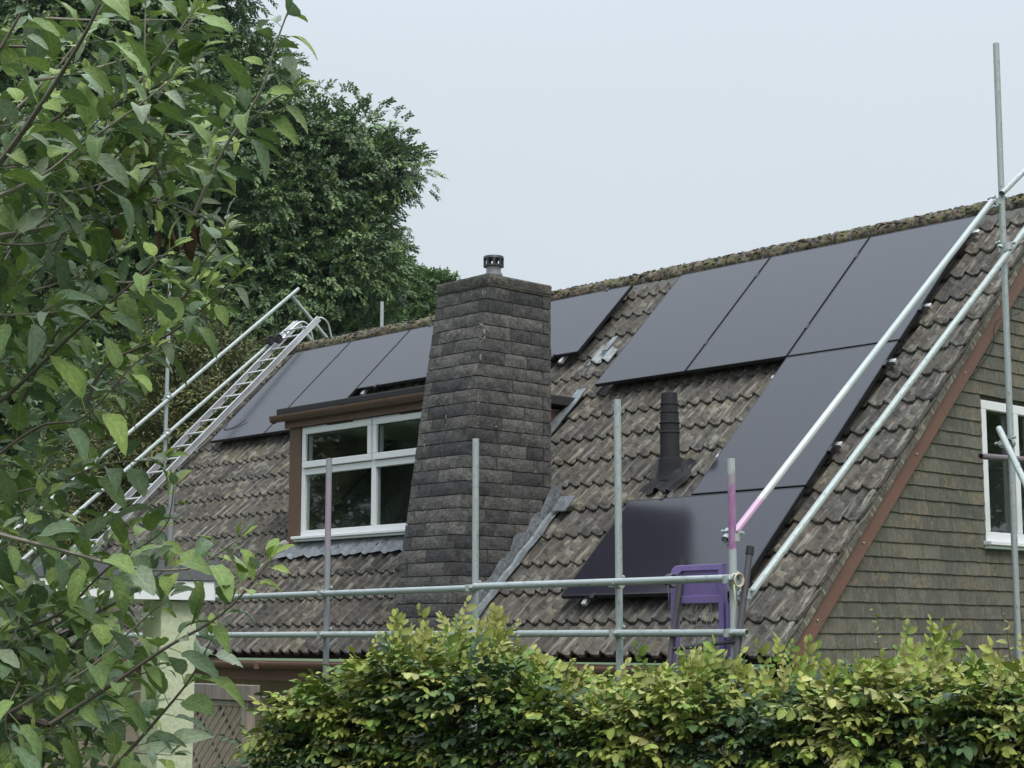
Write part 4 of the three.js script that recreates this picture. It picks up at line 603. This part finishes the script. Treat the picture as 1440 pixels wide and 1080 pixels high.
{
  const t = thing('apple_tree', 'leafy apple tree with grey twigs and broad green leaves in the foreground', 'tree', [3.253, 0.85, 11.642]); t.rotation.y = YAW;
  const R = mulberry(101);
  mesh('trunk', merge([limb([V(0, -0.1, 0), V(0.02, 0.5, 0.01), V(-0.03, 1.0, -0.02), V(0.05, 1.35, 0)], 0.1, 0.075, 12)]), M.bark, t);
  const limbs = [[[0.05, 1.3, 0], [0.25, 1.9, 0.05], [0.5, 2.45, 0.02], [0.72, 2.65, 0]], [[0.05, 1.3, 0], [0.35, 1.7, 0.2], [0.65, 2.05, 0.25], [0.86, 2.15, 0.23]], [[0.03, 1.25, 0], [0.4, 1.55, 0.35], [0.7, 1.85, 0.5], [0.95, 1.9, 0.5]], [[0.03, 1.2, 0], [0.4, 1.3, 0.25], [0.75, 1.38, 0.35], [1.02, 1.46, 0.33], [1.16, 1.45, 0.43]], [[0.05, 1.35, 0], [0.3, 2.0, 0.45], [0.65, 2.4, 0.72], [1.02, 2.55, 0.79]], [[0.05, 1.3, 0], [-0.4, 1.9, 0.2], [-0.8, 2.4, 0.3], [-1.0, 2.8, 0.3]], [[0.03, 1.3, 0], [-0.1, 2.0, -0.5], [0.1, 2.6, -0.9], [0.4, 3.0, -1.0]], [[0.03, 1.2, 0], [0.5, 1.5, -0.3], [0.85, 1.6, -0.4], [1.1, 1.7, -0.35]], [[0.05, 1.35, 0], [0.3, 2.1, -0.3], [0.7, 2.5, -0.5], [1.0, 2.8, -0.55]]];
  for (const l of limbs) mesh('limb', limb(l.map(q => V(...q)), 0.042, 0.0065, 9), M.bark, t);
  const twigs = TWIGS.map(a => { const p = []; for (let i = 1; i < a.length; i += 3) p.push(V(a[i], a[i + 1], a[i + 2])); return { r: a[0] / 1000, p, own: true }; });
  // smaller twigs that fill the crown behind and beside them
  const edge = y => y > 2.62 ? 1.48 : y > 2.3 ? 1.27 : y > 1.95 ? 1.2 : y > 1.6 ? 1.2 : 1.24;
  for (let k = 0; k < 235; k++) {
    const y = k < 140 ? lerp(1.2, 3.25, R()) : k < 195 ? lerp(1.15, 1.75, R()) : lerp(2.6, 3.3, R()), zz = lerp(-0.95, 0.62, Math.pow(R(), 0.9)), x1 = lerp(0.55, edge(y) - 0.06, Math.pow(R(), 0.75)), L = lerp(0.16, 0.4, R()), a = lerp(-0.1, 1.25, R()), b = (R() - 0.5) * 1.2, d = V(Math.cos(a) * Math.cos(b), Math.sin(a), Math.sin(b) * 0.6).normalize(), e = V(x1, y, zz), s = e.clone().addScaledVector(d, -L), m = s.clone().lerp(e, 0.5).add(V((R() - 0.5) * 0.04, -0.02 * R(), (R() - 0.5) * 0.04));
    twigs.push({ r: 0.0035 + R() * 0.002, p: [s, m, e], own: zz > 0.15 });
  }
  for (const tw of twigs) { const m = mesh('twig', limb(tw.p, tw.r * 0.9, tw.r * 0.3, 6, 4), R() < 0.6 ? M.twig : M.twigDark, t); }
  const kinds = [[0.075, 0.039, 0.34, 0.25, 0.3], [0.085, 0.04, 0.25, 0.45, -0.5], [0.07, 0.035, 0.5, 0.1, 0.3], [0.092, 0.042, 0.35, 0.6, 0.6], [0.064, 0.039, 0.2, 0.3, -0.25], [0.08, 0.037, 0.62, 0.36, 0.8], [0.082, 0.046, 0.16, 0.25, 0.2], [0.06, 0.025, 0.7, -0.15, 0.3]].map((q, i) => leafGeo(...q, 600 + i, 1.5, 10, 0.32));
  const cols = [[0.225, 0.335, 0.115], [0.265, 0.385, 0.115], [0.33, 0.46, 0.125], [0.19, 0.285, 0.15], [0.31, 0.39, 0.25], [0.40, 0.52, 0.14], [0.38, 0.45, 0.32], [0.245, 0.345, 0.105], [0.155, 0.24, 0.12]], mats = cols.map(c => leafMat(...c, appleLeafMap));
  const leaves = [];
  const q0 = V(), tg = V();
  for (const tw of twigs) {
    const cv = new THREE.CatmullRomCurve3(tw.p), L = cv.getLength(), n = Math.max(4, Math.round(L / (tw.own && tw.r > 0.008 ? 0.032 : 0.0245))); let ph = R() * 6.28;
    for (let i = 0; i < n; i++) {
      const f = lerp(tw.r > 0.012 ? 0.2 : 0.1, 1, (i + R() * 0.6) / n); if (f > 1) continue; cv.getPointAt(clamp(f), q0); cv.getTangentAt(clamp(f), tg); ph += 2.4 + (R() - 0.5) * 0.7;
      const side = V(Math.cos(ph), Math.sin(ph), 0), ax = Math.abs(tg.y) > 0.9 ? V(1, 0, 0) : V(0, 1, 0), e1 = tg.clone().cross(ax).normalize(), e2 = tg.clone().cross(e1), out = e1.multiplyScalar(side.x).add(e2.multiplyScalar(side.y));
      const d = out.add(tg.clone().multiplyScalar(0.25 + R() * 0.5)).add(V((R() - 0.3) * 0.4, -0.1 - 0.4 * R() + 0.2, (R() - 0.5) * 0.5)).normalize();
      const sc = lerp(0.72, 1.45, R()) * (f > 0.92 ? 0.65 : 1); leaves.push({ p: q0.clone(), d, up: V((R() - 0.5) * 0.9, 1, 0.15 + (R() - 0.5) * 0.9).normalize(), roll: (R() - 0.5) * 0.9, sc, k: Math.floor(R() * 7), c: f > 0.9 ? [2, 5, 6, 5][Math.floor(R() * 4)] : [0, 1, 2, 3, 4, 7, 8, 0, 1, 3][Math.floor(R() * 10)] });
    }
    const end = tw.p[tw.p.length - 1], pv = tw.p[tw.p.length - 2], td = end.clone().sub(pv).normalize(), nr = 3 + Math.floor(R() * 3); // young pale leaves at the tip
    for (let i = 0; i < nr; i++) { const a = i / nr * 6.28 + R(), d = td.clone().add(V(Math.cos(a) * 0.7, 0.25 + 0.3 * R(), Math.sin(a) * 0.7)).normalize(); leaves.push({ p: end.clone(), d, up: V(-d.x, 1, 0.5 - d.z).normalize(), roll: (R() - 0.5) * 0.6, sc: lerp(0.45, 0.85, R()), k: R() < 0.4 ? 7 : Math.floor(R() * 7), c: [2, 5, 6, 4, 5][Math.floor(R() * 5)] }); }
  }
  // the biggest leaves within the crown's open side are single parts, the others joined
  leaves.forEach(l => { l.rank = (l.p.x > 0.8 && l.p.y > 1.25 && l.p.y < 3.25 ? 0 : 10) - l.p.z - l.sc * 0.3; });
  leaves.sort((a, b) => a.rank - b.rank); const buckets = mats.map(() => []);
  leaves.forEach((l, i) => { const m = new THREE.Matrix4().compose(l.p, aim(l.d, l.up, l.roll), V(l.sc, l.sc, l.sc)); if (i < 300) mesh('leaf', kinds[l.k], mats[l.c], t).applyMatrix4(m); else buckets[l.c].push(kinds[l.k].clone().applyMatrix4(m)); });
  // joined leaves: one mesh, tinted leaf by leaf
  const joined = []; buckets.forEach((b, c) => b.forEach(g => { const n = g.attributes.position.count; g.setAttribute('color', new THREE.Float32BufferAttribute(Array.from({ length: n * 3 }, (_, i) => cols[c][i % 3]), 3)); joined.push(g); }));
  const o = mesh('leaves', merge(joined), leafMat(1, 1, 1, appleLeafMap, { vertexColors: true }), t); o.userData.kind = 'stuff'; console.log('apple leaves', leaves.length);
  // small unripe apples and a few withered leaves round the old fruiting spur
  const ag = new THREE.SphereGeometry(0.019, 16, 12); { const p = ag.attributes.position; for (let i = 0; i < p.count; i++) { const x = p.getX(i), y = p.getY(i), z = p.getZ(i), r = Math.hypot(x, z); p.setY(i, y * 0.92 - 0.006 * Math.exp(-r * r / 0.00004) * Math.sign(y)); } ag.computeVertexNormals(); }
  for (const [x, y, z, c] of [[1.085, 2.66, 0.06, 0], [1.03, 1.88, 0.52, 1], [1.09, 2.42, 0.3, 0], [1.2, 2.66, 0.1, 1]]) mesh('apple', ag, c ? std(0.16, 0.085, 0.04, { roughness: 0.5 }) : std(0.11, 0.12, 0.045, { roughness: 0.5 }), t).position.set(x, y, z);
  const dry = leafMat(0.16, 0.085, 0.06, appleLeafMap, { transmission: 0.1 });
  for (let k = 0; k < 9; k++) { const m = mesh('withered_leaf', kinds[5 + k % 3], dry, t); m.position.set(1.36 + (R() - 0.5) * 0.1, 2.7 - R() * 0.03, 0.14 + (R() - 0.5) * 0.06); m.quaternion.copy(aim(V((R() - 0.5) * 0.6, -1, (R() - 0.5) * 0.6), V(0, 0, 1), R())); m.scale.setScalar(0.6 + R() * 0.4); }
}

// ------------------------------------------------------------------ beech hedge
{
  const Ax = -0.26, Az = 7.34, Bx = 5.1, Bz = 5.25, dx = Bx - Ax, dz = Bz - Az, LEN = Math.hypot(dx, dz);
  const h = thing('hedge', 'unclipped beech hedge with yellow-green young shoots in front of the house', 'hedge', [Ax, 0.2, Az]); h.rotation.y = Math.atan2(-dz, dx); // local x along the hedge, z to the viewer
  const R = mulberry(202), TOP = 2.28, topAt = x => TOP - 0.29 + 0.05 * Math.sin(x * 1.7 + 0.6) + 0.34 * (fbm((x + 3) / 16, 0.5, 32, 4, 3, 700) - 0.5) - 0.35 * sstep(0.35, 0, x) - 0.13 * sstep(3.2, 4.0, x);
  const lg = [[0.072, 0.043, 0.25, 0.25, 0.2], [0.062, 0.037, 0.4, 0.12, -0.3], [0.079, 0.045, 0.15, 0.4, 0.3], [0.05, 0.03, 0.35, 0.3, -0.2]].map((q, i) => leafGeo(...q, 640 + i, 1.0, 4, 0.1));
  function sprig(seed, n, len) { // zigzag twig with alternate leaves lying in a flat spray; grows along +z
    const r = mulberry(seed), list = []; const pts = []; for (let i = 0; i <= n; i++) pts.push(V((i % 2 ? 1 : -1) * 0.006, -0.015 * (i / n) ** 2, len * i / n));
    for (let i = 0; i < n; i++) { const g = lg[Math.floor(r() * 4)].clone(), s = lerp(0.7, 1.1, r()) * (i === n - 1 ? 0.8 : 1), sd = i % 2 ? 1 : -1, a = i === n - 1 ? 0.1 : 0.85 + 0.3 * (r() - 0.5); g.applyMatrix4(new THREE.Matrix4().compose(pts[i + 1], aim(V(sd * Math.sin(a), -0.15 + 0.3 * (r() - 0.5), Math.cos(a)), V((r() - 0.5) * 0.5, 1, (r() - 0.5) * 0.5)), V(s, s, s))); const k = 0.82 + 0.36 * r(), cn = g.attributes.position.count; g.setAttribute('color', new THREE.Float32BufferAttribute(Array.from({ length: cn * 3 }, () => k), 3)); list.push(g); }
    const st = rod(pts[0], pts[n], 0.0022, 0.001, 4); st.setAttribute('color', new THREE.Float32BufferAttribute(Array.from({ length: st.attributes.position.count * 3 }, (_, i) => [1.0, 0.6, 0.7][i % 3]), 3)); list.push(st); return merge(list);
  }
  const young = [[0.46, 0.50, 0.11], [0.36, 0.46, 0.09], [0.54, 0.54, 0.19], [0.26, 0.40, 0.075], [0.38, 0.44, 0.10]], old = [[0.116, 0.204, 0.064], [0.088, 0.165, 0.062], [0.16, 0.264, 0.066], [0.209, 0.319, 0.075], [0.075, 0.132, 0.066]];
  const spr = [0, 1, 2].map(k => sprig(720 + k, 7 + k, 0.19 + 0.02 * k)), N = [4300, 4300, 4300], mat = leafMat(1, 1, 1, beechLeafMap, { vertexColors: true, roughness: 0.5 });
  spr.forEach((g, k) => {
    const im = sh(new THREE.InstancedMesh(g, mat, N[k])); im.name = 'foliage'; im.userData.kind = 'stuff'; h.add(im);
    for (let i = 0; i < N[k]; i++) {
      const x = lerp(-0.05, LEN + 0.2, R()), tp = topAt(x), roofed = R() < 0.3, dep = -R() * 0.95, y = roofed ? tp - 0.10 * R() * R() : R() < 0.2 ? lerp(0.1, 1.0, R()) : lerp(1.0, tp - 0.03, R()), face = 0.07 * (fbm((x + 3) / 8, y / 8, 48, 48, 2, 705) - 0.5) * 2.2, z = roofed ? dep : face - Math.pow(R(), 1.6) * 0.5;
      const endc = sstep(0.3, 0, x), zz = z - endc * 0.25 * R(); const d = roofed ? V((R() - 0.5) * 1.8, 0.1 + R() * R() * 0.9, (R() - 0.35) * 1.8) : V((R() - 0.5) * 1.8 - endc, (R() - 0.45) * 0.6, 0.3 + R());
      const sc = lerp(0.75, 1.15, R()); im.setMatrixAt(i, new THREE.Matrix4().compose(V(x, y, zz), aim(d, V((R() - 0.5) * 0.7, 1, 0.25), (R() - 0.5) * 0.9), V(sc, sc, sc)));
      // new growth is yellow-green and sits on the outside of the clipped face, in patches
      const patch = fbm((x + 2) / 10, (y + z) / 10, 24, 32, 2, 710), yng = R() < (roofed ? 0.38 : 0.2) + 2.0 * (patch - 0.5) + (y > tp - 0.2 ? 0.2 : 0), c = (yng ? young : old)[Math.floor(R() * 5)], v = 0.8 + 0.4 * R(); im.setColorAt(i, lin(c[0] * v, c[1] * v, c[2] * v));
    }
  });
  { // loose young sprays along the top
    const im = sh(new THREE.InstancedMesh(spr[0], mat, 640)); im.name = 'young_growth'; im.userData.kind = 'stuff'; h.add(im);
    for (let i = 0; i < 640; i++) { const x = lerp(0.1, LEN, R()), c = young[Math.floor(R() * 5)], v = 0.85 + 0.35 * R(), sc = lerp(0.5, 1.0, R()), up = fbm((x + 1) / 8, 0.3, 32, 4, 2, 720); im.setMatrixAt(i, new THREE.Matrix4().compose(V(x, topAt(x) - 0.05 + 0.3 * sstep(0.4, 0.75, up) * R(), -0.05 - R() * 0.8), aim(V((R() - 0.5) * 0.9, 1, (R() - 0.5) * 0.9), V(R() - 0.5, 0.3, 1), (R() - 0.5) * 2), V(sc, sc, sc))); im.setColorAt(i, lin(c[0] * v, c[1] * v, c[2] * v)); }
  }
  // stems inside
  const st = []; for (let i = 0; i < 26; i++) { const x = lerp(0.1, LEN, (i + R() * 0.6) / 26); st.push(limb([V(x, -0.25, -0.45), V(x + (R() - 0.5) * 0.2, 0.9, -0.45 + (R() - 0.5) * 0.2), V(x + (R() - 0.5) * 0.4, 1.9, -0.45 + (R() - 0.5) * 0.4)], 0.022, 0.006, 6)); } mesh('stems', merge(st), M.twigDark, h).userData.kind = 'stuff';
  // shoots that stand clear of the top
  const yMats = young.map(c => leafMat(...c, beechLeafMap, { roughness: 0.5 })).concat(old.slice(0, 4).map(c => leafMat(...c, beechLeafMap, { roughness: 0.5 }))); let left = 300;
  const spots = [0.25, 0.42, 0.62, 0.85, 1.0, 1.18, 1.27, 1.42, 1.6, 1.75, 1.95, 2.1, 2.22, 2.35, 2.5, 2.6, 2.72, 2.85, 3.0, 3.15, 3.22, 3.4, 3.55, 3.66, 3.8, 3.9, 4.05, 4.15, 4.3, 4.42, 4.55, 4.7, 4.85];
  spots.unshift(4.3);
  spots.forEach((x, i) => {
    const z = -0.12 - R() * 0.5, y = topAt(x) - 0.06, L = i === 0 ? 1.0 : 0.18 + 0.22 * R() * R() + (i % 5 === 3 ? 0.14 : 0) + (x > 3.9 ? 0.06 : 0), lean = V((R() - 0.5) * 0.5, 1, (R() - 0.4) * 0.5).normalize(), p0 = V(x, y, z), p2 = p0.clone().addScaledVector(lean, L), p1 = p0.clone().lerp(p2, 0.5).add(V((R() - 0.5) * 0.03, 0, 0)); p2.x += (R() - 0.5) * 0.08;
    const s = mesh('shoot', limb([p0, p1, p2], 0.0028, 0.0012, 5, 5), M.twigRed, h), n = Math.min(left, 6 + Math.round(L * 14)); left -= n; const cv = new THREE.CatmullRomCurve3([p0, p1, p2]);
    for (let k = 0; k < n; k++) { const f = lerp(0.15, 1, k / Math.max(1, n - 1)), q = cv.getPointAt(f), a = k * 2.9 + R(), m = mesh('leaf', lg[Math.floor(R() * 4)], yMats[R() < 0.75 ? Math.floor(R() * 5) : 5 + Math.floor(R() * 4)], s); m.position.copy(q); m.quaternion.copy(aim(V(Math.cos(a), 0.15 + 0.5 * R(), Math.sin(a)), V((R() - 0.5) * 0.7, 1, 0.3), (R() - 0.5))); m.scale.setScalar(lerp(0.62, 0.95, R()) * (f > 0.85 ? 0.75 : 1)); }
  });
}

// ------------------------------------------------------------------ trees behind the house and round the garden
function sprayGeo(seed, n, L, W, len, droop) { // small branchlet with n simple leaves
  const r = mulberry(seed), pos = [], nor = [], uv = [], col = [], idx = [];
  for (let i = 0; i < n; i++) {
    const f = (i + 0.5) / n, a = i * 2.4 + r(), base = V(Math.cos(a) * 0.05 * r(), -droop * f * f * len, f * len), d = V(Math.cos(a) * 0.9, Math.sin(a) * 0.5 - droop * (0.4 + r() * 0.8), 0.5 + 0.4 * r()).normalize(), sd = d.clone().cross(V((r() - 0.5) * 1.2, 1, (r() - 0.5) * 1.2)).normalize(), nn = sd.clone().cross(d).normalize(); const l = L * lerp(0.7, 1.25, r()), w = W * lerp(0.8, 1.2, r()), k = 0.75 + 0.5 * r(), b = pos.length / 3;
    const P = (t, s) => base.clone().addScaledVector(d, l * t).addScaledVector(sd, w * s).addScaledVector(nn, -l * 0.18 * t * t + Math.abs(s) * w * 0.5); for (const [t, s] of [[0, 0], [0.45, -0.5], [0.45, 0.5], [1, 0], [0.5, 0]]) { const q = P(t, s); pos.push(q.x, q.y, q.z); nor.push(nn.x, nn.y, nn.z); uv.push(s + 0.5, t); col.push(k, k, k); } idx.push(b, b + 1, b + 4, b, b + 4, b + 2, b + 1, b + 3, b + 4, b + 4, b + 3, b + 2);
  }
  const g = new THREE.BufferGeometry(); g.setAttribute('position', new THREE.Float32BufferAttribute(pos, 3)); g.setAttribute('uv', new THREE.Float32BufferAttribute(uv, 2)); g.setAttribute('color', new THREE.Float32BufferAttribute(col, 3)); g.setIndex(idx); g.computeVertexNormals(); return g;
}
const treeMat = phy(1, 1, 1, { roughness: 0.6, vertexColors: true, transmission: 0.22, thickness: 0, ior: 1.4 });
function bigTree(name, label, pos, masses, spray, count, cols, seed, opt = {}) { // masses: ellipsoids [x, y, z, rx, ry, rz] in the tree's frame, x to the right as seen from the garden
  const t = thing(name, label, 'tree', pos, opt.group); t.rotation.y = YAW; const R = mulberry(seed);
  const topY = Math.max(...masses.map(m => m[1])); mesh('trunk', limb([V(0, -0.2, 0), V(0.1, topY * 0.3, 0), V(-0.1, topY * 0.6, 0.1), V(0.1, topY * 0.95, 0)], opt.r ?? 0.38, 0.06, 10), M.bark, t);
  const lim = []; for (const m of masses) { const y0 = Math.max(0.6, m[1] - m[4] - 0.8 - R()); lim.push(limb([V(0, Math.min(y0, topY * 0.7), 0), V(m[0] * 0.5, lerp(y0, m[1], 0.6), m[2] * 0.5), V(m[0], m[1], m[2])], 0.12, 0.025, 6)); } mesh('limbs', merge(lim), M.bark, t);
  const area = masses.map(m => m[3] * m[4]), tot = area.reduce((a, b) => a + b), im = sh(new THREE.InstancedMesh(spray, treeMat, count)); im.name = 'crown'; im.userData.kind = 'stuff'; let i = 0;
  const clumps = []; masses.forEach((m, k) => { const n = Math.max(6, Math.round((opt.clumps ?? 150) * area[k] / tot)); for (let c = 0; c < n; c++) { const u = R() * 2 - 1, a = R() * 6.283, s = Math.sqrt(1 - u * u), rr = Math.pow(R(), 0.3); clumps.push([m[0] + m[3] * rr * s * Math.cos(a), m[1] + m[4] * rr * u, m[2] + m[5] * rr * s * Math.sin(a), (opt.clumpR ?? 0.62) * lerp(0.6, 1.25, R()), m]); } });
  while (i < count) {
    const c = clumps[Math.floor(R() * clumps.length)], u = R() * 2 - 1, a = R() * 6.283, s = Math.sqrt(1 - u * u), d = V(s * Math.cos(a), u, s * Math.sin(a)), rr = c[3] * Math.pow(R(), 0.4), p = V(c[0] + d.x * rr * 1.15, c[1] + d.y * rr * 0.8, c[2] + d.z * rr * 1.15), o = d.clone().add(V(0, opt.lift ?? 0.1, 0)).add(V((R() - 0.5) * 0.8, (R() - 0.5) * 0.6, (R() - 0.5) * 0.8)), sc = lerp(0.7, 1.3, R());
    im.setMatrixAt(i, new THREE.Matrix4().compose(p, aim(o, V(0, 1, 0), (R() - 0.5) * 1.2), V(sc, sc, sc))); const q = cols[Math.floor(R() * cols.length)], v = 0.8 + 0.4 * R(); im.setColorAt(i, lin(q[0] * v, q[1] * v, q[2] * v)); i++;
  }
  t.add(im); return t;
}
{
  // positions: the frame is turned so that x runs across the view; k metres per step at that distance
  const at = (d, x) => { const f = V(-0.7297, 0, -0.6838), r = V(0.6838, 0, -0.7297), p = camera.position.clone().addScaledVector(f, d).addScaledVector(r, x); return [p.x, 0, p.z]; };
  const dark = [[0.125, 0.20, 0.078], [0.095, 0.16, 0.066], [0.155, 0.235, 0.085], [0.20, 0.28, 0.10], [0.082, 0.14, 0.066]], mid = [[0.135, 0.22, 0.085], [0.11, 0.185, 0.075], [0.17, 0.26, 0.095]], gold = [[0.15, 0.16, 0.05], [0.10, 0.12, 0.042], [0.18, 0.18, 0.055], [0.07, 0.09, 0.04]];
  const s1 = sprayGeo(800, 15, 0.15, 0.085, 0.36, 0.22), s2 = sprayGeo(801, 12, 0.13, 0.08, 0.34, 0.1), s3 = sprayGeo(802, 18, 0.12, 0.028, 0.5, 0.25);
  const d1 = 54, k1 = d1 / 2439, X = (px) => (px - 720) * k1, Y = (py) => 2.49 + (900 - py) * k1, x0 = X(215);
  const e = (px, py, rx, ry, z = 0) => [X(px) - x0, Y(py), z, rx * k1, ry * k1, Math.max(rx, ry) * k1 * 0.9];
  bigTree('broadleaf_tree', 'tall dark drooping-leaved tree rising behind the house and the roof ladder', at(d1, x0), [e(300, 90, 90, 100), e(180, -20, 150, 130), e(415, 190, 65, 60), e(480, 190, 42, 42), e(535, 222, 28, 18), e(455, 290, 62, 70), e(380, 330, 110, 120), e(250, 240, 150, 160, 0.6), e(120, 200, 140, 170), e(478, 370, 50, 62), e(300, 430, 120, 110), e(60, 30, 140, 150), e(80, 420, 150, 150), e(430, 430, 90, 70)], s1, 52000, dark, 900, { clumps: 520, clumpR: 1.3, lift: -0.2, r: 0.45 });
  { const d = 60, k = d / 2439, xx = (555 - 720) * k, ee = (px, py, rx, ry) => [(px - 555) * k, 2.49 + (900 - py) * k, 0, rx * k, ry * k, rx * k];
    bigTree('broadleaf_tree', 'rounded mid green tree behind the ridge beside the chimney', at(d, xx), [ee(545, 395, 38, 34), ee(588, 415, 20, 22), ee(500, 395, 45, 50), ee(606, 402, 9, 7), ee(570, 445, 52, 44), ee(540, 520, 80, 80)], s2, 11000, mid, 910, { clumps: 150, clumpR: 0.62, r: 0.3 }); }
  { const d = 27.5, k = d / 2439, c0 = 300, xx = (c0 - 720) * k, ee = (px, py, rx, ry) => [(px - c0) * k, 2.49 + (900 - py) * k, 0, rx * k, ry * k, rx * k];
    bigTree('conifer', 'golden green conifer with layered sprays behind the left guard rails', at(d, xx), [ee(330, 560, 75, 45), ee(260, 560, 60, 60), ee(300, 620, 130, 60), ee(230, 680, 120, 70), ee(180, 780, 140, 90), ee(270, 505, 30, 40)], s3, 8000, gold, 920, { clumps: 150, clumpR: 0.5, lift: -0.1, r: 0.22 }); }
  { const d = 30, k = d / 2439, c0 = 90, xx = (c0 - 720) * k, ee = (px, py, rx, ry) => [(px - c0) * k, 2.49 + (900 - py) * k, 0, rx * k, ry * k, rx * k];
    bigTree('broadleaf_tree', 'dark bushy tree at the side of the house behind the apple leaves', at(d, xx), [ee(90, 640, 130, 130), ee(20, 760, 160, 150), ee(150, 800, 120, 110), ee(-60, 560, 120, 150)], s2, 7000, dark, 930, { clumps: 160, clumpR: 0.65 }); }
  // unseen garden trees: mirrored at the gable, added to darken the dormer panes
  const garden = [[-17, 13.5, 'unseen tree across the lawn, added to be mirrored in the dormer panes'], [-21, 17.5, 'unseen tree behind the first, added for the dormer reflections'], [-23, 12.5, 'unseen tree left of the house, added for the dormer reflections'], [-18, 20, 'unseen tree at the end of the lawn, added for the dormer reflections'], [7.5, -9, 'garden tree standing off the shingled gable'], [11, -9.5, 'garden tree beyond the gable by the boundary']];
  for (const [x, z, label] of garden) { const T = bigTree('unseen_garden_tree', label, [x, 0, z], [[0, 4.4, 0, 2.6, 2.2, 2.6], [1.2, 6.4, 0.3, 2.1, 1.8, 2.1], [-1.3, 6.8, -0.3, 2, 1.8, 2], [0.1, 8.6, 0, 1.8, 1.5, 1.8], [0.2, 2.6, 0, 2.2, 1.6, 2.2]], s2, 3800, dark, 940 + Math.round(x), { clumps: 110, clumpR: 0.75, group: 'garden trees out of the picture' }); }
}

// a little moisture in the air: the trees far behind lose their blacks
scene.fog = new THREE.FogExp2(0xcfdcea, 0.00015);

renderer.render(scene, camera);
